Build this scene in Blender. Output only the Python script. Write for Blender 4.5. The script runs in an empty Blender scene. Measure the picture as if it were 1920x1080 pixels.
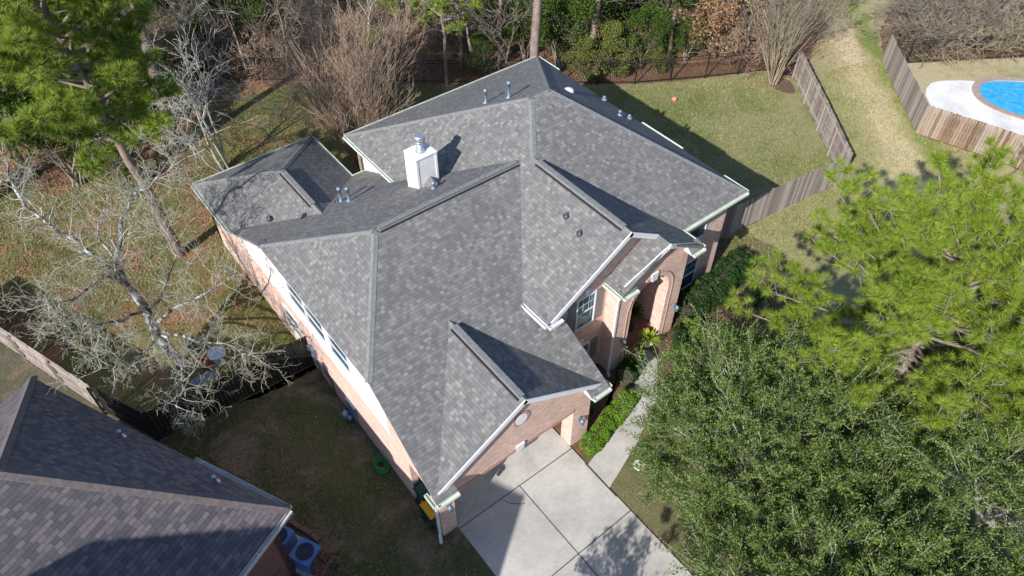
import bpy, math, random
import numpy as np
from mathutils import Vector, Matrix
sc = bpy.context.scene
R = math.radians
# ------------------------------------------------------------------ camera
F_PX, PITCH, YAW, CAMZ = 1404.3, 46.749, 38.009, 24.736
cd = bpy.data.cameras.new('camera'); cam = bpy.data.objects.new('camera', cd); sc.collection.objects.link(cam)
cam.location = (0, 0, CAMZ); cam.rotation_euler = (R(90 - PITCH), 0, R(-YAW))
cd.sensor_width = 36; cd.lens = F_PX / 1920 * 36; cd.clip_end = 1500; cd.clip_start = 0.1
sc.camera = cam
# ------------------------------------------------------------------ world, sun, exposure
SUN_AZ, SUN_EL = 71.0, 33.1          # heading the light travels to (from +Y towards +X), height
w = bpy.data.worlds.new('World'); sc.world = w; w.use_nodes = True
wn = w.node_tree.nodes; wl = w.node_tree.links
sky = wn.new('ShaderNodeTexSky'); sky.sky_type = 'NISHITA'; sky.sun_disc = False
sky.sun_elevation = R(SUN_EL); sky.sun_rotation = R(SUN_AZ + 180)
tint = wn.new('ShaderNodeMix'); tint.data_type = 'RGBA'; tint.blend_type = 'MULTIPLY'; tint.inputs[0].default_value = 1; tint.inputs[7].default_value = (.86, .97, 1.15, 1)
wl.new(sky.outputs[0], tint.inputs[6]); wl.new(tint.outputs[2], wn['Background'].inputs[0]); wn['Background'].inputs[1].default_value = 0.09
sd = bpy.data.lights.new('sun', 'SUN'); sd.energy = 4.3; sd.angle = R(0.53); sd.color = (1, 0.955, 0.9)
sun = bpy.data.objects.new('sun', sd); sc.collection.objects.link(sun)
sun.rotation_euler = (R(90 - SUN_EL), 0, R(-SUN_AZ)); sun.location = (-40, -14, 40)
sc.view_settings.view_transform = 'Standard'; sc.view_settings.look = 'None'
sc.view_settings.exposure = 0.62; sc.view_settings.gamma = 1
# ------------------------------------------------------------------ helpers
ca, sa, cp, sp = math.cos(R(YAW)), math.sin(R(YAW)), math.cos(R(PITCH)), math.sin(R(PITCH))
FW = Vector((sa * cp, ca * cp, -sp)); RT = Vector((ca, -sa, 0)); UPV = RT.cross(FW)
def at(px, py, z=0.0):
    """world point at height z seen at pixel (px,py) of the 1920x1080 photograph"""
    d = FW * F_PX + RT * (px - 960) - UPV * (py - 540)
    t = (z - CAMZ) / d.z
    return Vector((d.x * t, d.y * t, z))
COL = sc.collection
def uvs_for(me):
    uv = me.uv_layers.new(name='uv')
    for p in me.polygons:
        n = p.normal
        if abs(n.z) > 0.999: t = Vector((1, 0, 0)); b = Vector((0, 1, 0))
        else:
            t = Vector((-n.y, n.x, 0)).normalized(); b = n.cross(t)
        for li in p.loop_indices:
            c = me.vertices[me.loops[li].vertex_index].co
            uv.data[li].uv = (c.dot(t), c.dot(b))
class MB:
    def __init__(s): s.v = []; s.f = []; s.sm = []
    def poly(s, pts, smooth=False):
        n = len(s.v); s.v += [tuple(p) for p in pts]; s.f.append(tuple(range(n, n + len(pts)))); s.sm.append(smooth)
    def box(s, x0, x1, y0, y1, z0, z1):
        s.hexa([(x0, y0, z0), (x1, y0, z0), (x1, y1, z0), (x0, y1, z0), (x0, y0, z1), (x1, y0, z1), (x1, y1, z1), (x0, y1, z1)])
    def hexa(s, p):
        n = len(s.v); s.v += [tuple(q) for q in p]
        for f in ((3, 2, 1, 0), (4, 5, 6, 7), (0, 1, 5, 4), (1, 2, 6, 5), (2, 3, 7, 6), (3, 0, 4, 7)):
            s.f.append(tuple(n + i for i in f)); s.sm.append(False)
    def bar(s, a, b, wd, hg, up=(0, 0, 1)):
        """box beam from a to b, wd wide, hg high, its top surface along a-b"""
        a = Vector(a); b = Vector(b); d = (b - a).normalized(); up = Vector(up)
        sd_ = d.cross(up).normalized() * wd / 2; u2 = sd_.cross(d).normalized() * hg
        s.hexa([a - sd_ - u2, a + sd_ - u2, b + sd_ - u2, b - sd_ - u2, a - sd_, a + sd_, b + sd_, b - sd_])
    def prism(s, pts, ext):
        """extrude polygon pts by vector ext"""
        ext = Vector(ext); n = len(s.v); k = len(pts); P = [Vector(p) for p in pts]
        nn = Vector((0, 0, 0))
        for i in range(k): nn += P[i].cross(P[(i + 1) % k])
        if nn.dot(ext) > 0: P = P[::-1]
        s.v += [tuple(p) for p in P] + [tuple(p + ext) for p in P]
        s.f.append(tuple(range(n, n + k))); s.f.append(tuple(range(n + 2 * k - 1, n + k - 1, -1)))
        for i in range(k):
            j = (i + 1) % k; s.f.append((n + j, n + i, n + k + i, n + k + j))
        s.sm += [False] * (k + 2)
    def tube(s, pts, rad, sides=5, cap=True, smooth=True):
        P = [Vector(p) for p in pts]; m = len(P); n = len(s.v)
        if not hasattr(rad, '__len__'): rad = [rad] * m
        for i in range(m):
            d = (P[min(i + 1, m - 1)] - P[max(i - 1, 0)])
            d = d.normalized() if d.length > 1e-9 else Vector((0, 0, 1))
            a = d.cross(Vector((0.31, 0.17, 0.93)) if abs(d.z) < 0.9 else Vector((1, 0.1, 0))).normalized(); b = d.cross(a)
            for k in range(sides):
                t = 2 * math.pi * k / sides; s.v.append(tuple(P[i] + (a * math.cos(t) + b * math.sin(t)) * rad[i]))
        for i in range(m - 1):
            for k in range(sides):
                k2 = (k + 1) % sides
                s.f.append((n + i * sides + k, n + i * sides + k2, n + (i + 1) * sides + k2, n + (i + 1) * sides + k)); s.sm.append(smooth)
        if cap:
            s.f.append(tuple(n + k for k in range(sides))[::-1]); s.f.append(tuple(n + (m - 1) * sides + k for k in range(sides))); s.sm += [False, False]
    def lathe(s, c, prof, sides=20, smooth=True):
        c = Vector(c); n = len(s.v)
        for (r_, z) in prof:
            for k in range(sides):
                t = 2 * math.pi * k / sides; s.v.append((c.x + r_ * math.cos(t), c.y + r_ * math.sin(t), c.z + z))
        for i in range(len(prof) - 1):
            for k in range(sides):
                k2 = (k + 1) % sides
                s.f.append((n + i * sides + k, n + i * sides + k2, n + (i + 1) * sides + k2, n + (i + 1) * sides + k)); s.sm.append(smooth)
        s.f.append(tuple(n + k for k in range(sides))[::-1]); s.f.append(tuple(n + (len(prof) - 1) * sides + k for k in range(sides))); s.sm += [False, False]
    def mesh(s, name, mat, uv=True):
        me = bpy.data.meshes.new(name); me.from_pydata(s.v, [], s.f); me.materials.append(mat)
        me.polygons.foreach_set('use_smooth', s.sm)
        me.update()
        if uv: uvs_for(me)
        return me
    def build(s, name, mat, parent=None, uv=True):
        return link(name, s.mesh(name, mat, uv), parent)
def link(name, me, parent=None):
    o = bpy.data.objects.new(name, me); COL.objects.link(o)
    if parent is not None:
        o.parent = parent
        if parent.type == 'EMPTY': o.matrix_parent_inverse = Matrix.Translation(parent.location).inverted()
    return o
def tag(o, label=None, cat=None, group=None, kind=None):
    if label: o['label'] = label
    if cat: o['category'] = cat
    if group: o['group'] = group
    if kind: o['kind'] = kind
    return o
def thing(name, label, cat, loc=(0, 0, 0), group=None):
    o = bpy.data.objects.new(name, None); COL.objects.link(o); o.location = (loc[0], loc[1], loc[2] if len(loc) > 2 else 0); o.empty_display_size = .2
    return tag(o, label, cat, group)
def child_local(name, me, parent):
    o = bpy.data.objects.new(name, me); COL.objects.link(o); o.parent = parent; return o
def copy_tree(o, loc, rz=0, s=1.0, label=None, sz=None):
    r_ = o.copy(); COL.objects.link(r_); r_.location = loc; r_.rotation_euler = (0, 0, rz); r_.scale = (s, s, sz or s)
    if label: r_['label'] = label
    for ch in [c for c in bpy.data.objects if c.parent == o]:
        c = ch.copy(); COL.objects.link(c); c.parent = r_
        for g in [q for q in bpy.data.objects if q.parent == ch]:
            d = g.copy(); COL.objects.link(d); d.parent = c
    return r_
def np_faces(name, V, k, mat):
    """V (N*k,3) -> mesh of N loose k-gons"""
    V = np.asarray(V, dtype=np.float32).reshape(-1, 3); nv = len(V); nf = nv // k
    me = bpy.data.meshes.new(name); me.vertices.add(nv); me.loops.add(nv); me.polygons.add(nf)
    me.vertices.foreach_set('co', V.ravel()); me.loops.foreach_set('vertex_index', np.arange(nv, dtype=np.int32))
    me.polygons.foreach_set('loop_start', np.arange(0, nv, k, dtype=np.int32))
    me.materials.append(mat); me.update(calc_edges=True); me.validate()
    return me
# ------------------------------------------------------------------ materials
class NT:
    def __init__(s, name):
        s.m = bpy.data.materials.new(name); s.m.use_nodes = True; s.t = s.m.node_tree; s.n = s.t.nodes; s.l = s.t.links
        s.b = s.n['Principled BSDF']; s.b.inputs['Roughness'].default_value = .85
    def add(s, typ, **kw):
        nd = s.n.new(typ)
        for k, v in kw.items(): setattr(nd, k, v)
        return nd
    def math(s, op, a, b=None, c=None):
        nd = s.add('ShaderNodeMath', operation=op)
        for i, x in enumerate((a, b, c)):
            if x is None: continue
            if isinstance(x, (int, float)): nd.inputs[i].default_value = x
            else: s.l.new(x, nd.inputs[i])
        return nd.outputs[0]
    def ramp(s, fac, stops, interp='LINEAR'):
        nd = s.add('ShaderNodeValToRGB'); cr = nd.color_ramp; cr.interpolation = interp
        while len(cr.elements) < len(stops): cr.elements.new(.5)
        for e, (p, c) in zip(cr.elements, stops): e.position = p; e.color = (*c, 1)
        s.l.new(fac, nd.inputs[0]); return nd.outputs[0]
    def noise(s, scale, detail=4, vec=None, rough=.55, dist=0):
        nd = s.add('ShaderNodeTexNoise'); nd.inputs['Scale'].default_value = scale; nd.inputs['Detail'].default_value = detail
        nd.inputs['Roughness'].default_value = rough; nd.inputs['Distortion'].default_value = dist
        if vec is not None: s.l.new(vec, nd.inputs['Vector'])
        return nd.outputs[0]
    def pos(s): return s.add('ShaderNodeNewGeometry').outputs['Position']
    def mix(s, fac, a, b, mode='MIX'):
        nd = s.add('ShaderNodeMix', data_type='RGBA', blend_type=mode)
        for i, x in ((0, fac), (6, a), (7, b)):
            if isinstance(x, (int, float)): nd.inputs[i].default_value = x
            elif isinstance(x, tuple): nd.inputs[i].default_value = (*x, 1)
            else: s.l.new(x, nd.inputs[i])
        return nd.outputs[2]
    def col(s, x):
        if isinstance(x, tuple): s.b.inputs['Base Color'].default_value = (*x, 1)
        else: s.l.new(x, s.b.inputs['Base Color'])
    def bump(s, h, strength=.5, dist=.02):
        nd = s.add('ShaderNodeBump'); nd.inputs['Strength'].default_value = strength; nd.inputs['Distance'].default_value = dist
        s.l.new(h, nd.inputs['Height']); s.l.new(nd.outputs[0], s.b.inputs['Normal'])
def plain(name, c, rough=.7, metal=0, var=.12, scale=6):
    m = NT(name); m.b.inputs['Roughness'].default_value = rough; m.b.inputs['Metallic'].default_value = metal
    nz = m.noise(scale, 5, m.pos())
    m.col(m.ramp(nz, [(.3, tuple(x * (1 - var) for x in c)), (.7, tuple(min(1, x * (1 + var)) for x in c))]))
    return m.m
def shingles(name, stops, rowh=.143, tabw=.21, lines=.6, dirt=None):
    m = NT(name); m.b.inputs['Roughness'].default_value = .95
    uv = m.add('ShaderNodeUVMap'); sp_ = m.add('ShaderNodeSeparateXYZ'); m.l.new(uv.outputs[0], sp_.inputs[0])
    v = m.math('DIVIDE', sp_.outputs[1], rowh); row = m.math('FLOOR', v); fv = m.math('FRACT', v)
    wn_ = m.add('ShaderNodeTexWhiteNoise', noise_dimensions='1D'); m.l.new(row, wn_.inputs['W'])
    u = m.math('ADD', m.math('DIVIDE', sp_.outputs[0], tabw), m.math('MULTIPLY', wn_.outputs[0], 7.3))
    cell = m.math('FLOOR', u); fu = m.math('FRACT', u)
    cb = m.add('ShaderNodeCombineXYZ'); m.l.new(cell, cb.inputs[0]); m.l.new(row, cb.inputs[1])
    w2 = m.add('ShaderNodeTexWhiteNoise', noise_dimensions='2D'); m.l.new(cb.outputs[0], w2.inputs['Vector'])
    base = m.ramp(w2.outputs[0], stops)
    big = m.noise(.35, 3, m.pos()); fine = m.noise(60, 2, m.pos())
    base = m.mix(.55, base, m.ramp(big, [(.3, (.82, .82, .84)), (.7, (1.12, 1.1, 1.06))]), 'MULTIPLY')
    base = m.mix(.5, base, m.ramp(fine, [(.3, (.75, .75, .75)), (.7, (1.2, 1.2, 1.2))]), 'MULTIPLY')
    e = m.math('LESS_THAN', fv, .13); e2 = m.math('MULTIPLY', m.math('LESS_THAN', fu, .07), .6)
    ee = m.math('MULTIPLY', m.math('MAXIMUM', e, e2), lines)
    m.col(m.mix(ee, base, (.035, .035, .04)))
    h = m.math('SUBTRACT', m.math('SUBTRACT', 1.0, fv), m.math('MULTIPLY', m.math('LESS_THAN', w2.outputs[0], .5), .4))
    m.bump(h, .25, .02)
    return m.m
def bricks(name, c1, c2, mortar, sc_=1.0):
    m = NT(name); m.b.inputs['Roughness'].default_value = .9
    uv = m.add('ShaderNodeUVMap'); bt = m.add('ShaderNodeTexBrick'); m.l.new(uv.outputs[0], bt.inputs[0])
    bt.inputs['Color1'].default_value = (*c1, 1); bt.inputs['Color2'].default_value = (*c2, 1); bt.inputs['Mortar'].default_value = (*mortar, 1)
    bt.inputs['Scale'].default_value = 1; bt.inputs['Brick Width'].default_value = .21 * sc_; bt.inputs['Row Height'].default_value = .075 * sc_
    bt.inputs['Mortar Size'].default_value = .008 * sc_; bt.inputs['Bias'].default_value = -.1
    nz = m.noise(1.1, 5, m.pos()); n2 = m.noise(14, 2, m.pos())
    c = m.mix(.5, bt.outputs[0], m.ramp(nz, [(.3, (.8, .78, .76)), (.7, (1.12, 1.1, 1.08))]), 'MULTIPLY')
    c = m.mix(.45, c, m.ramp(n2, [(.35, (.8, .78, .78)), (.65, (1.18, 1.16, 1.14))]), 'MULTIPLY')
    m.col(c); m.bump(bt.outputs['Fac'], -.35, .01)
    return m.m
def foliage(name, cols, trans=.3, clump=.8, rough=.6, tcol=None, gloss=.0):
    m = NT(name); g = m.add('ShaderNodeNewGeometry'); nz = m.noise(clump, 3, g.outputs['Position'])
    f = m.math('ADD', m.math('MULTIPLY', g.outputs['Random Per Island'], .55), m.math('MULTIPLY', nz, .5))
    k = len(cols); c = m.ramp(f, [(.18 + .64 * i / (k - 1), cols[i]) for i in range(k)])
    df = m.add('ShaderNodeBsdfDiffuse'); tr = m.add('ShaderNodeBsdfTranslucent'); m.l.new(c, df.inputs[0])
    m.l.new(m.mix(1.0, c, tcol or (1.15, 1.25, .6), 'MULTIPLY'), tr.inputs[0])
    mx = m.add('ShaderNodeMixShader'); mx.inputs[0].default_value = trans; m.l.new(df.outputs[0], mx.inputs[1]); m.l.new(tr.outputs[0], mx.inputs[2])
    out = mx
    if gloss:
        gl = m.add('ShaderNodeBsdfGlossy'); gl.inputs['Roughness'].default_value = .35; m.l.new(m.mix(1.0, c, (2.5, 2.5, 2.5), 'MULTIPLY'), gl.inputs[0])
        m2 = m.add('ShaderNodeMixShader'); m2.inputs[0].default_value = gloss; m.l.new(mx.outputs[0], m2.inputs[1]); m.l.new(gl.outputs[0], m2.inputs[2]); out = m2
    m.l.new(out.outputs[0], m.n['Material Output'].inputs[0])
    return m.m
def bark(name, stops, scale=7):
    m = NT(name); p = m.pos(); mp = m.add('ShaderNodeMapping'); mp.inputs['Scale'].default_value = (1, 1, .35); m.l.new(p, mp.inputs[0])
    nz = m.noise(scale, 6, mp.outputs[0], .7); m.col(m.ramp(nz, stops)); m.bump(nz, .6, .04); return m.m
def lawn(name, dry, green, dark, bias=.5, patch=.28, soil=None):
    m = NT(name); m.b.inputs['Roughness'].default_value = 1; p = m.pos()
    a = m.noise(patch, 5, p, .62, .3); b = m.noise(2.3, 4, p, .6); c = m.noise(28, 3, p, .7); d = m.noise(9, 4, p, .7)
    f = m.math('ADD', m.math('MULTIPLY', a, .75), m.math('MULTIPLY', b, .25))
    col = m.ramp(f, [(bias - .09, green), (bias + .07, dry)])
    col = m.mix(m.ramp(c, [(.35, (0, 0, 0)), (.75, (1, 1, 1))]), m.mix(.75, col, dark), col)
    col = m.mix(.6, col, m.ramp(d, [(.3, (.68, .7, .65)), (.7, (1.25, 1.22, 1.2))]), 'MULTIPLY')
    if soil:
        s_ = m.noise(.45, 5, p, .65, .5); col = m.mix(m.ramp(s_, [(.5, (0, 0, 0)), (.62, (1, 1, 1))]), col, m.mix(.5, soil, m.ramp(d, [(.3, tuple(x * .5 for x in soil)), (.7, tuple(x * 1.5 for x in soil))])))
    m.col(col); m.bump(m.math('ADD', c, d), 1.0, .05)
    return m.m
M = {}
M['shingle'] = shingles('grey_shingle', [(0, (.132, .132, .132)), (.4, (.16, .16, .159)), (.7, (.182, .181, .179)), (.9, (.21, .208, .203)), (1, (.256, .25, .24))], .13, .15, .42)
M['shingle_n'] = shingles('brown_shingle', [(0, (.085, .082, .095)), (.45, (.125, .112, .122)), (.8, (.17, .145, .15)), (1, (.2, .165, .165))], .14, .22, .7)
M['cap'] = plain('ridge_shingle', (.185, .192, .19), .95, var=.22, scale=9)
M['vent_shadow'] = plain('ridge_vent', (.03, .03, .035), .8)  # near-black for the painted shadow line beside the ridge vents
M['brick'] = bricks('pink_brick', (.72, .49, .41), (.5, .3, .245), (.7, .6, .53))
M['brick_dark'] = bricks('edge_brick', (.5, .3, .25), (.4, .23, .19), (.5, .42, .38), .8)
M['brick_red'] = bricks('red_brick', (.2, .07, .055), (.13, .045, .04), (.33, .26, .24))
def siding_mat():
    m = NT('white_siding'); uv = m.add('ShaderNodeUVMap'); s = m.add('ShaderNodeSeparateXYZ'); m.l.new(uv.outputs[0], s.inputs[0])
    f = m.math('FRACT', m.math('DIVIDE', s.outputs[1], .17)); nz = m.noise(3, 4, m.pos())
    c = m.ramp(nz, [(.3, (.76, .74, .71)), (.7, (.84, .82, .8))]); m.col(m.mix(m.math('MULTIPLY', m.math('LESS_THAN', f, .09), .35), c, (.4, .38, .36))); m.bump(f, .5, .015); m.b.inputs['Roughness'].default_value = .6
    return m.m
M['siding'] = siding_mat()
M['trim'] = plain('white_trim', (.72, .72, .76), .5, var=.05)
M['gutter'] = plain('pale_green_gutter', (.6, .66, .57), .45, var=.12, scale=3)
M['gutter_n'] = plain('cream_gutter', (.62, .58, .52), .5)
M['glass'] = None
def glass_mat(name, c):
    m = NT(name); m.b.inputs['Roughness'].default_value = .06; m.b.inputs['Specular IOR Level'].default_value = .9
    nz = m.noise(1.6, 3, m.pos()); m.col(m.ramp(nz, [(.35, tuple(x * .6 for x in c)), (.65, tuple(x * 1.5 for x in c))])); return m.m
M['glass'] = glass_mat('window_glass', (.04, .1, .13)); M['glass_g'] = glass_mat('green_window_glass', (.2, .26, .2))
M['shutter'] = plain('grey_shutter', (.2, .2, .2), .6); M['metal'] = plain('blue_grey_metal', (.2, .27, .36), .45, .3, scale=12)
M['metal_d'] = plain('dark_metal', (.05, .065, .09), .5, .3); M['white_metal'] = plain('white_metal', (.8, .8, .8), .35, .1, var=.04)
M['galv'] = plain('galvanised_metal', (.55, .57, .6), .35, .7)
M['ac'] = plain('grey_blue_enamel', (.1, .2, .46), .5, var=.08); M['black'] = plain('black_iron', (.018, .018, .02), .5)
M['bin_g'] = plain('dark_green_plastic', (.008, .06, .05), .45, var=.1); M['bin_y'] = plain('yellow_plastic', (.75, .36, .02), .45, var=.08)
M['hose'] = plain('green_hose', (.02, .22, .05), .4); M['orange'] = plain('orange_rubber', (.75, .2, .06), .5); M['red'] = plain('red_paint', (.4, .03, .03), .5)
M['blue_w'] = plain('pale_blue_plastic', (.42, .52, .68), .4); M['ceramic'] = plain('white_ceramic', (.72, .7, .66), .35)
def concrete(name, c, stain):
    m = NT(name); p = m.pos(); a = m.noise(.55, 6, p, .6, .2); b = m.noise(6, 6, p, .7); g = m.noise(45, 3, p, .7); sp2 = m.noise(7.5, 2, p, .5)
    col = m.ramp(a, [(.36, tuple(x * .74 for x in c)), (.62, c)]); col = m.mix(.55, col, m.ramp(b, [(.3, (.78, .77, .75)), (.7, (1.1, 1.1, 1.1))]), 'MULTIPLY')
    col = m.mix(.4, col, m.ramp(g, [(.3, (.8, .8, .8)), (.7, (1.15, 1.15, 1.15))]), 'MULTIPLY')
    col = m.mix(m.ramp(m.noise(16, 2, p, .5), [(.73, (0, 0, 0)), (.77, (1, 1, 1))]), col, stain); m.col(col); m.bump(g, .2, .01); m.b.inputs['Roughness'].default_value = .9
    return m.m
M['concrete'] = concrete('pale_concrete', (.54, .52, .485), (.14, .12, .1)); M['joint'] = plain('joint_filler', (.07, .065, .06), .9)
M['deck'] = concrete('white_pool_deck', (.82, .81, .8), (.7, .7, .7)); M['coping'] = plain('stone_coping', (.36, .28, .24), .8, var=.2, scale=4)
def water_mat():
    m = NT('pool_water'); m.b.inputs['Roughness'].default_value = .08; n = m.noise(3.5, 4, m.pos(), .6, .8)
    m.col(m.ramp(n, [(.35, (.02, .3, .62)), (.65, (.06, .46, .78))])); m.bump(n, .25, .05); return m.m
M['water'] = water_mat()
M['lawn_r'] = lawn('rear_lawn_grass', (.46, .42, .23), (.2, .26, .06), (.12, .13, .045), .47)
M['lawn_path'] = lawn('dry_path_grass', (.7, .6, .4), (.3, .34, .1), (.3, .25, .13), .44, .2)
M['bed'] = lawn('weedy_bed', (.22, .18, .12), (.12, .14, .06), (.05, .045, .03), .5, .8, (.2, .14, .1))
M['lawn_f'] = lawn('front_lawn_grass', (.3, .27, .14), (.14, .17, .045), (.08, .08, .035), .5, .3, (.2, .13, .09))
M['lawn_l'] = lawn('left_lawn_grass', (.31, .26, .1), (.14, .18, .03), (.06, .07, .02), .48, .3, (.3, .16, .09))
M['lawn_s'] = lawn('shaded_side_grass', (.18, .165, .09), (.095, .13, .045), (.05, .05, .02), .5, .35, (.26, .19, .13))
def path_mat():
    m = NT('worn_path_grass'); m.b.inputs['Roughness'].default_value = 1; p = m.pos(); a, b_ = at(1612, 120), at(1730, 345); d = (b_ - a).normalized(); n = Vector((-d.y, d.x, 0))
    vd = m.add('ShaderNodeVectorMath', operation='DOT_PRODUCT'); m.l.new(p, vd.inputs[0]); vd.inputs[1].default_value = n
    big = m.noise(.5, 5, p, .65); q = m.math('ADD', m.math('SUBTRACT', vd.outputs['Value'], n.dot(a)), m.math('MULTIPLY', m.math('SUBTRACT', big, .5), 3.2))
    f = m.math('ADD', m.math('MULTIPLY', q, 1 / 9.0), .5); c = m.noise(30, 3, p, .7); e = m.noise(4, 5, p, .7)
    col = m.ramp(f, [(.2, (.36, .34, .17)), (.38, (.5, .43, .26)), (.43, (.62, .52, .35)), (.52, (.62, .52, .35)), (.57, (.42, .38, .2)), (.63, (.19, .26, .05)), (.7, (.2, .26, .06)), (.76, (.4, .36, .2))])
    col = m.mix(.8, col, m.ramp(e, [(.3, (.72, .76, .66)), (.7, (1.2, 1.16, 1.12))]), 'MULTIPLY'); col = m.mix(.6, col, m.ramp(c, [(.3, (.7, .7, .66)), (.7, (1.25, 1.22, 1.2))]), 'MULTIPLY')
    m.col(col); m.bump(c, 1, .05); return m.m
M['lawn_track'] = path_mat()
def litter():
    m = NT('leaf_litter'); p = m.pos(); a = m.noise(.22, 5, p, .6); c = m.noise(22, 4, p, .75); d = m.noise(3, 5, p, .65)
    col = m.ramp(a, [(.34, (.15, .14, .06)), (.46, (.24, .135, .08)), (.58, (.33, .19, .115)), (.7, (.2, .11, .07))]); col = m.mix(.7, col, m.ramp(d, [(.3, (.5, .48, .45)), (.7, (1.4, 1.35, 1.3))]), 'MULTIPLY')
    col = m.mix(.7, col, m.ramp(c, [(.35, (.5, .5, .5)), (.7, (1.5, 1.4, 1.35))]), 'MULTIPLY'); m.col(col); m.bump(c, 1, .06); m.b.inputs['Roughness'].default_value = 1; return m.m
M['litter'] = litter(); M['mulch'] = plain('mulch', (.12, .075, .05), 1, var=.5, scale=14)
def wood(name, stops, axis_scale=(1, 1, .12)):
    m = NT(name); g = m.add('ShaderNodeNewGeometry'); mp = m.add('ShaderNodeMapping'); mp.inputs['Scale'].default_value = axis_scale; m.l.new(g.outputs['Position'], mp.inputs[0])
    n = m.noise(14, 5, mp.outputs[0], .7); f = m.math('ADD', m.math('MULTIPLY', g.outputs['Random Per Island'], .5), m.math('MULTIPLY', n, .5))
    m.col(m.ramp(f, stops)); m.b.inputs['Roughness'].default_value = .9; return m.m
M['wood_grey'] = wood('weathered_grey_board', [(.25, (.17, .14, .125)), (.55, (.3, .255, .225)), (.8, (.4, .35, .31))])
M['wood_brown'] = wood('brown_board', [(.25, (.12, .075, .045)), (.45, (.24, .17, .115)), (.6, (.33, .25, .185)), (.8, (.28, .24, .205))])
M['wood_dark'] = wood('shaded_board', [(.3, (.007, .006, .006)), (.8, (.02, .017, .015))])  # deep shade on these fences is put into the board colour
M['b_pine'] = bark('pine_bark', [(.3, (.1, .075, .06)), (.5, (.24, .18, .15)), (.7, (.34, .28, .25))]); M['b_dark'] = bark('dark_bark', [(.35, (.03, .025, .02)), (.65, (.11, .09, .075))])
M['b_oak'] = bark('lichen_bark', [(.4, (.045, .038, .03)), (.5, (.17, .16, .14)), (.58, (.5, .53, .54))], 3); M['b_twig'] = bark('pale_twig', [(.3, (.29, .275, .22)), (.7, (.56, .56, .51))])
M['b_red'] = bark('reddish_twig', [(.3, (.27, .19, .13)), (.7, (.46, .34, .25))]); M['b_tan'] = bark('tan_stem', [(.3, (.24, .2, .13)), (.7, (.42, .36, .25))]); M['b_wood'] = bark('grey_brown_branch', [(.3, (.13, .105, .08)), (.7, (.32, .275, .225))])
M['needle'] = foliage('pine_needles', [(.115, .185, .02), (.24, .335, .04), (.44, .51, .11)], .32, .9, tcol=(1.1, 1.15, .4))
M['needle_d'] = foliage('dark_pine_needles', [(.08, .14, .025), (.22, .3, .05), (.42, .48, .11)], .3, .35, tcol=(1.1, 1.2, .5))
M['oakleaf'] = foliage('live_oak_leaves', [(.032, .068, .014), (.1, .16, .036), (.25, .32, .09)], .23, .7)
M['evergreen'] = foliage('evergreen_leaves', [(.02, .05, .014), (.055, .11, .022), (.14, .18, .04)], .25, .5)
M['olive'] = foliage('olive_leaves', [(.07, .1, .022), (.16, .19, .045), (.26, .26, .09)], .3, .6)
M['brownleaf'] = foliage('dead_brown_leaves', [(.2, .11, .06), (.36, .22, .13), (.48, .32, .2)], .25, .8, tcol=(1.1, 1, .9))
M['hedge_b'] = foliage('bright_hedge_leaves', [(.08, .16, .015), (.14, .27, .025), (.24, .38, .06)], .25, 2)
M['hedge_d'] = foliage('dark_hedge_leaves', [(.012, .035, .01), (.03, .07, .018), (.07, .13, .04)], .15, 2, gloss=.08)
M['bud'] = foliage('spring_buds', [(.2, .19, .05), (.34, .33, .1)], .3, 1)
M['fern'] = foliage('yellow_green_fronds', [(.16, .26, .02), (.34, .4, .05)], .3, 3)
M['dryleaf'] = foliage('dry_leaves', [(.22, .12, .07), (.4, .25, .16)], .2, 2, tcol=(1, 1, 1))
# ------------------------------------------------------------------ ground sheets (4 mm apart)
def sheet(name, pts, z, mat, wob=0, seed=1):
    rg = random.Random(seed); P = [Vector((p[0], p[1], z)) for p in pts]
    if wob:
        Q = []
        for i, p in enumerate(P):
            q = P[(i + 1) % len(P)]; L = (q - p).length; k = max(1, int(L / .5))
            for j in range(k):
                t = j / k; Q.append(p.lerp(q, t) + Vector((rg.uniform(-wob, wob), rg.uniform(-wob, wob), 0)))
        P = Q
    a = sum(P[i].x * P[(i + 1) % len(P)].y - P[(i + 1) % len(P)].x * P[i].y for i in range(len(P)))
    if a < 0: P = P[::-1]
    m = MB(); m.poly(P); return tag(m.build(name, mat), kind='structure')
g = MB(); g.poly([(-400, -400, 0), (500, -400, 0), (500, 500, 0), (-400, 500, 0)]); tag(g.build('ground', M['litter']), kind='structure')
def smooth(P, it=3):
    for _ in range(it):
        Q = []
        for i, p in enumerate(P):
            q = P[(i + 1) % len(P)]; Q += [p.lerp(q, .25), p.lerp(q, .75)]
        P = Q
    return P
def apx(*pp): return [at(*p) for p in pp]
sheet('rear_lawn', apx((1010, 158), (1119, 158), (1190, 158), (1322, 147), (1443, 133), (1489, 147), (1562, 307), (1578, 342), (1345, 445), (1100, 400)), .004, M['lawn_r'], .12)
sheet('grass_path', apx((1500, 150), (1520, 110), (1560, -10), (1600, -60), (1700, -60), (1650, 60), (1655, 118), (1716, 252), (1840, 292), (2000, 350), (2200, 700), (1300, 1300), (1090, 880), (1200, 640), (1345, 445), (1578, 342), (1562, 307)), .004, M['lawn_track'], .1, 2)
sheet('rear_bed', apx((-160, 560), (0, 615), (166, 722), (301, 826), (200, 900), (-160, 800)), .012, M['bed'], .1, 11)
sheet('left_lawn', apx((420, 160), (560, 158), (834, 157), (1008, 157), (1090, 390), (800, 480), (600, 500), (600, 690), (301, 826), (150, 740), (60, 640), (80, 560), (-30, 540), (-60, 330), (120, 345), (250, 300), (330, 350), (380, 380), (340, 250)), .008, M['lawn_l'], .12, 3)
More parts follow.
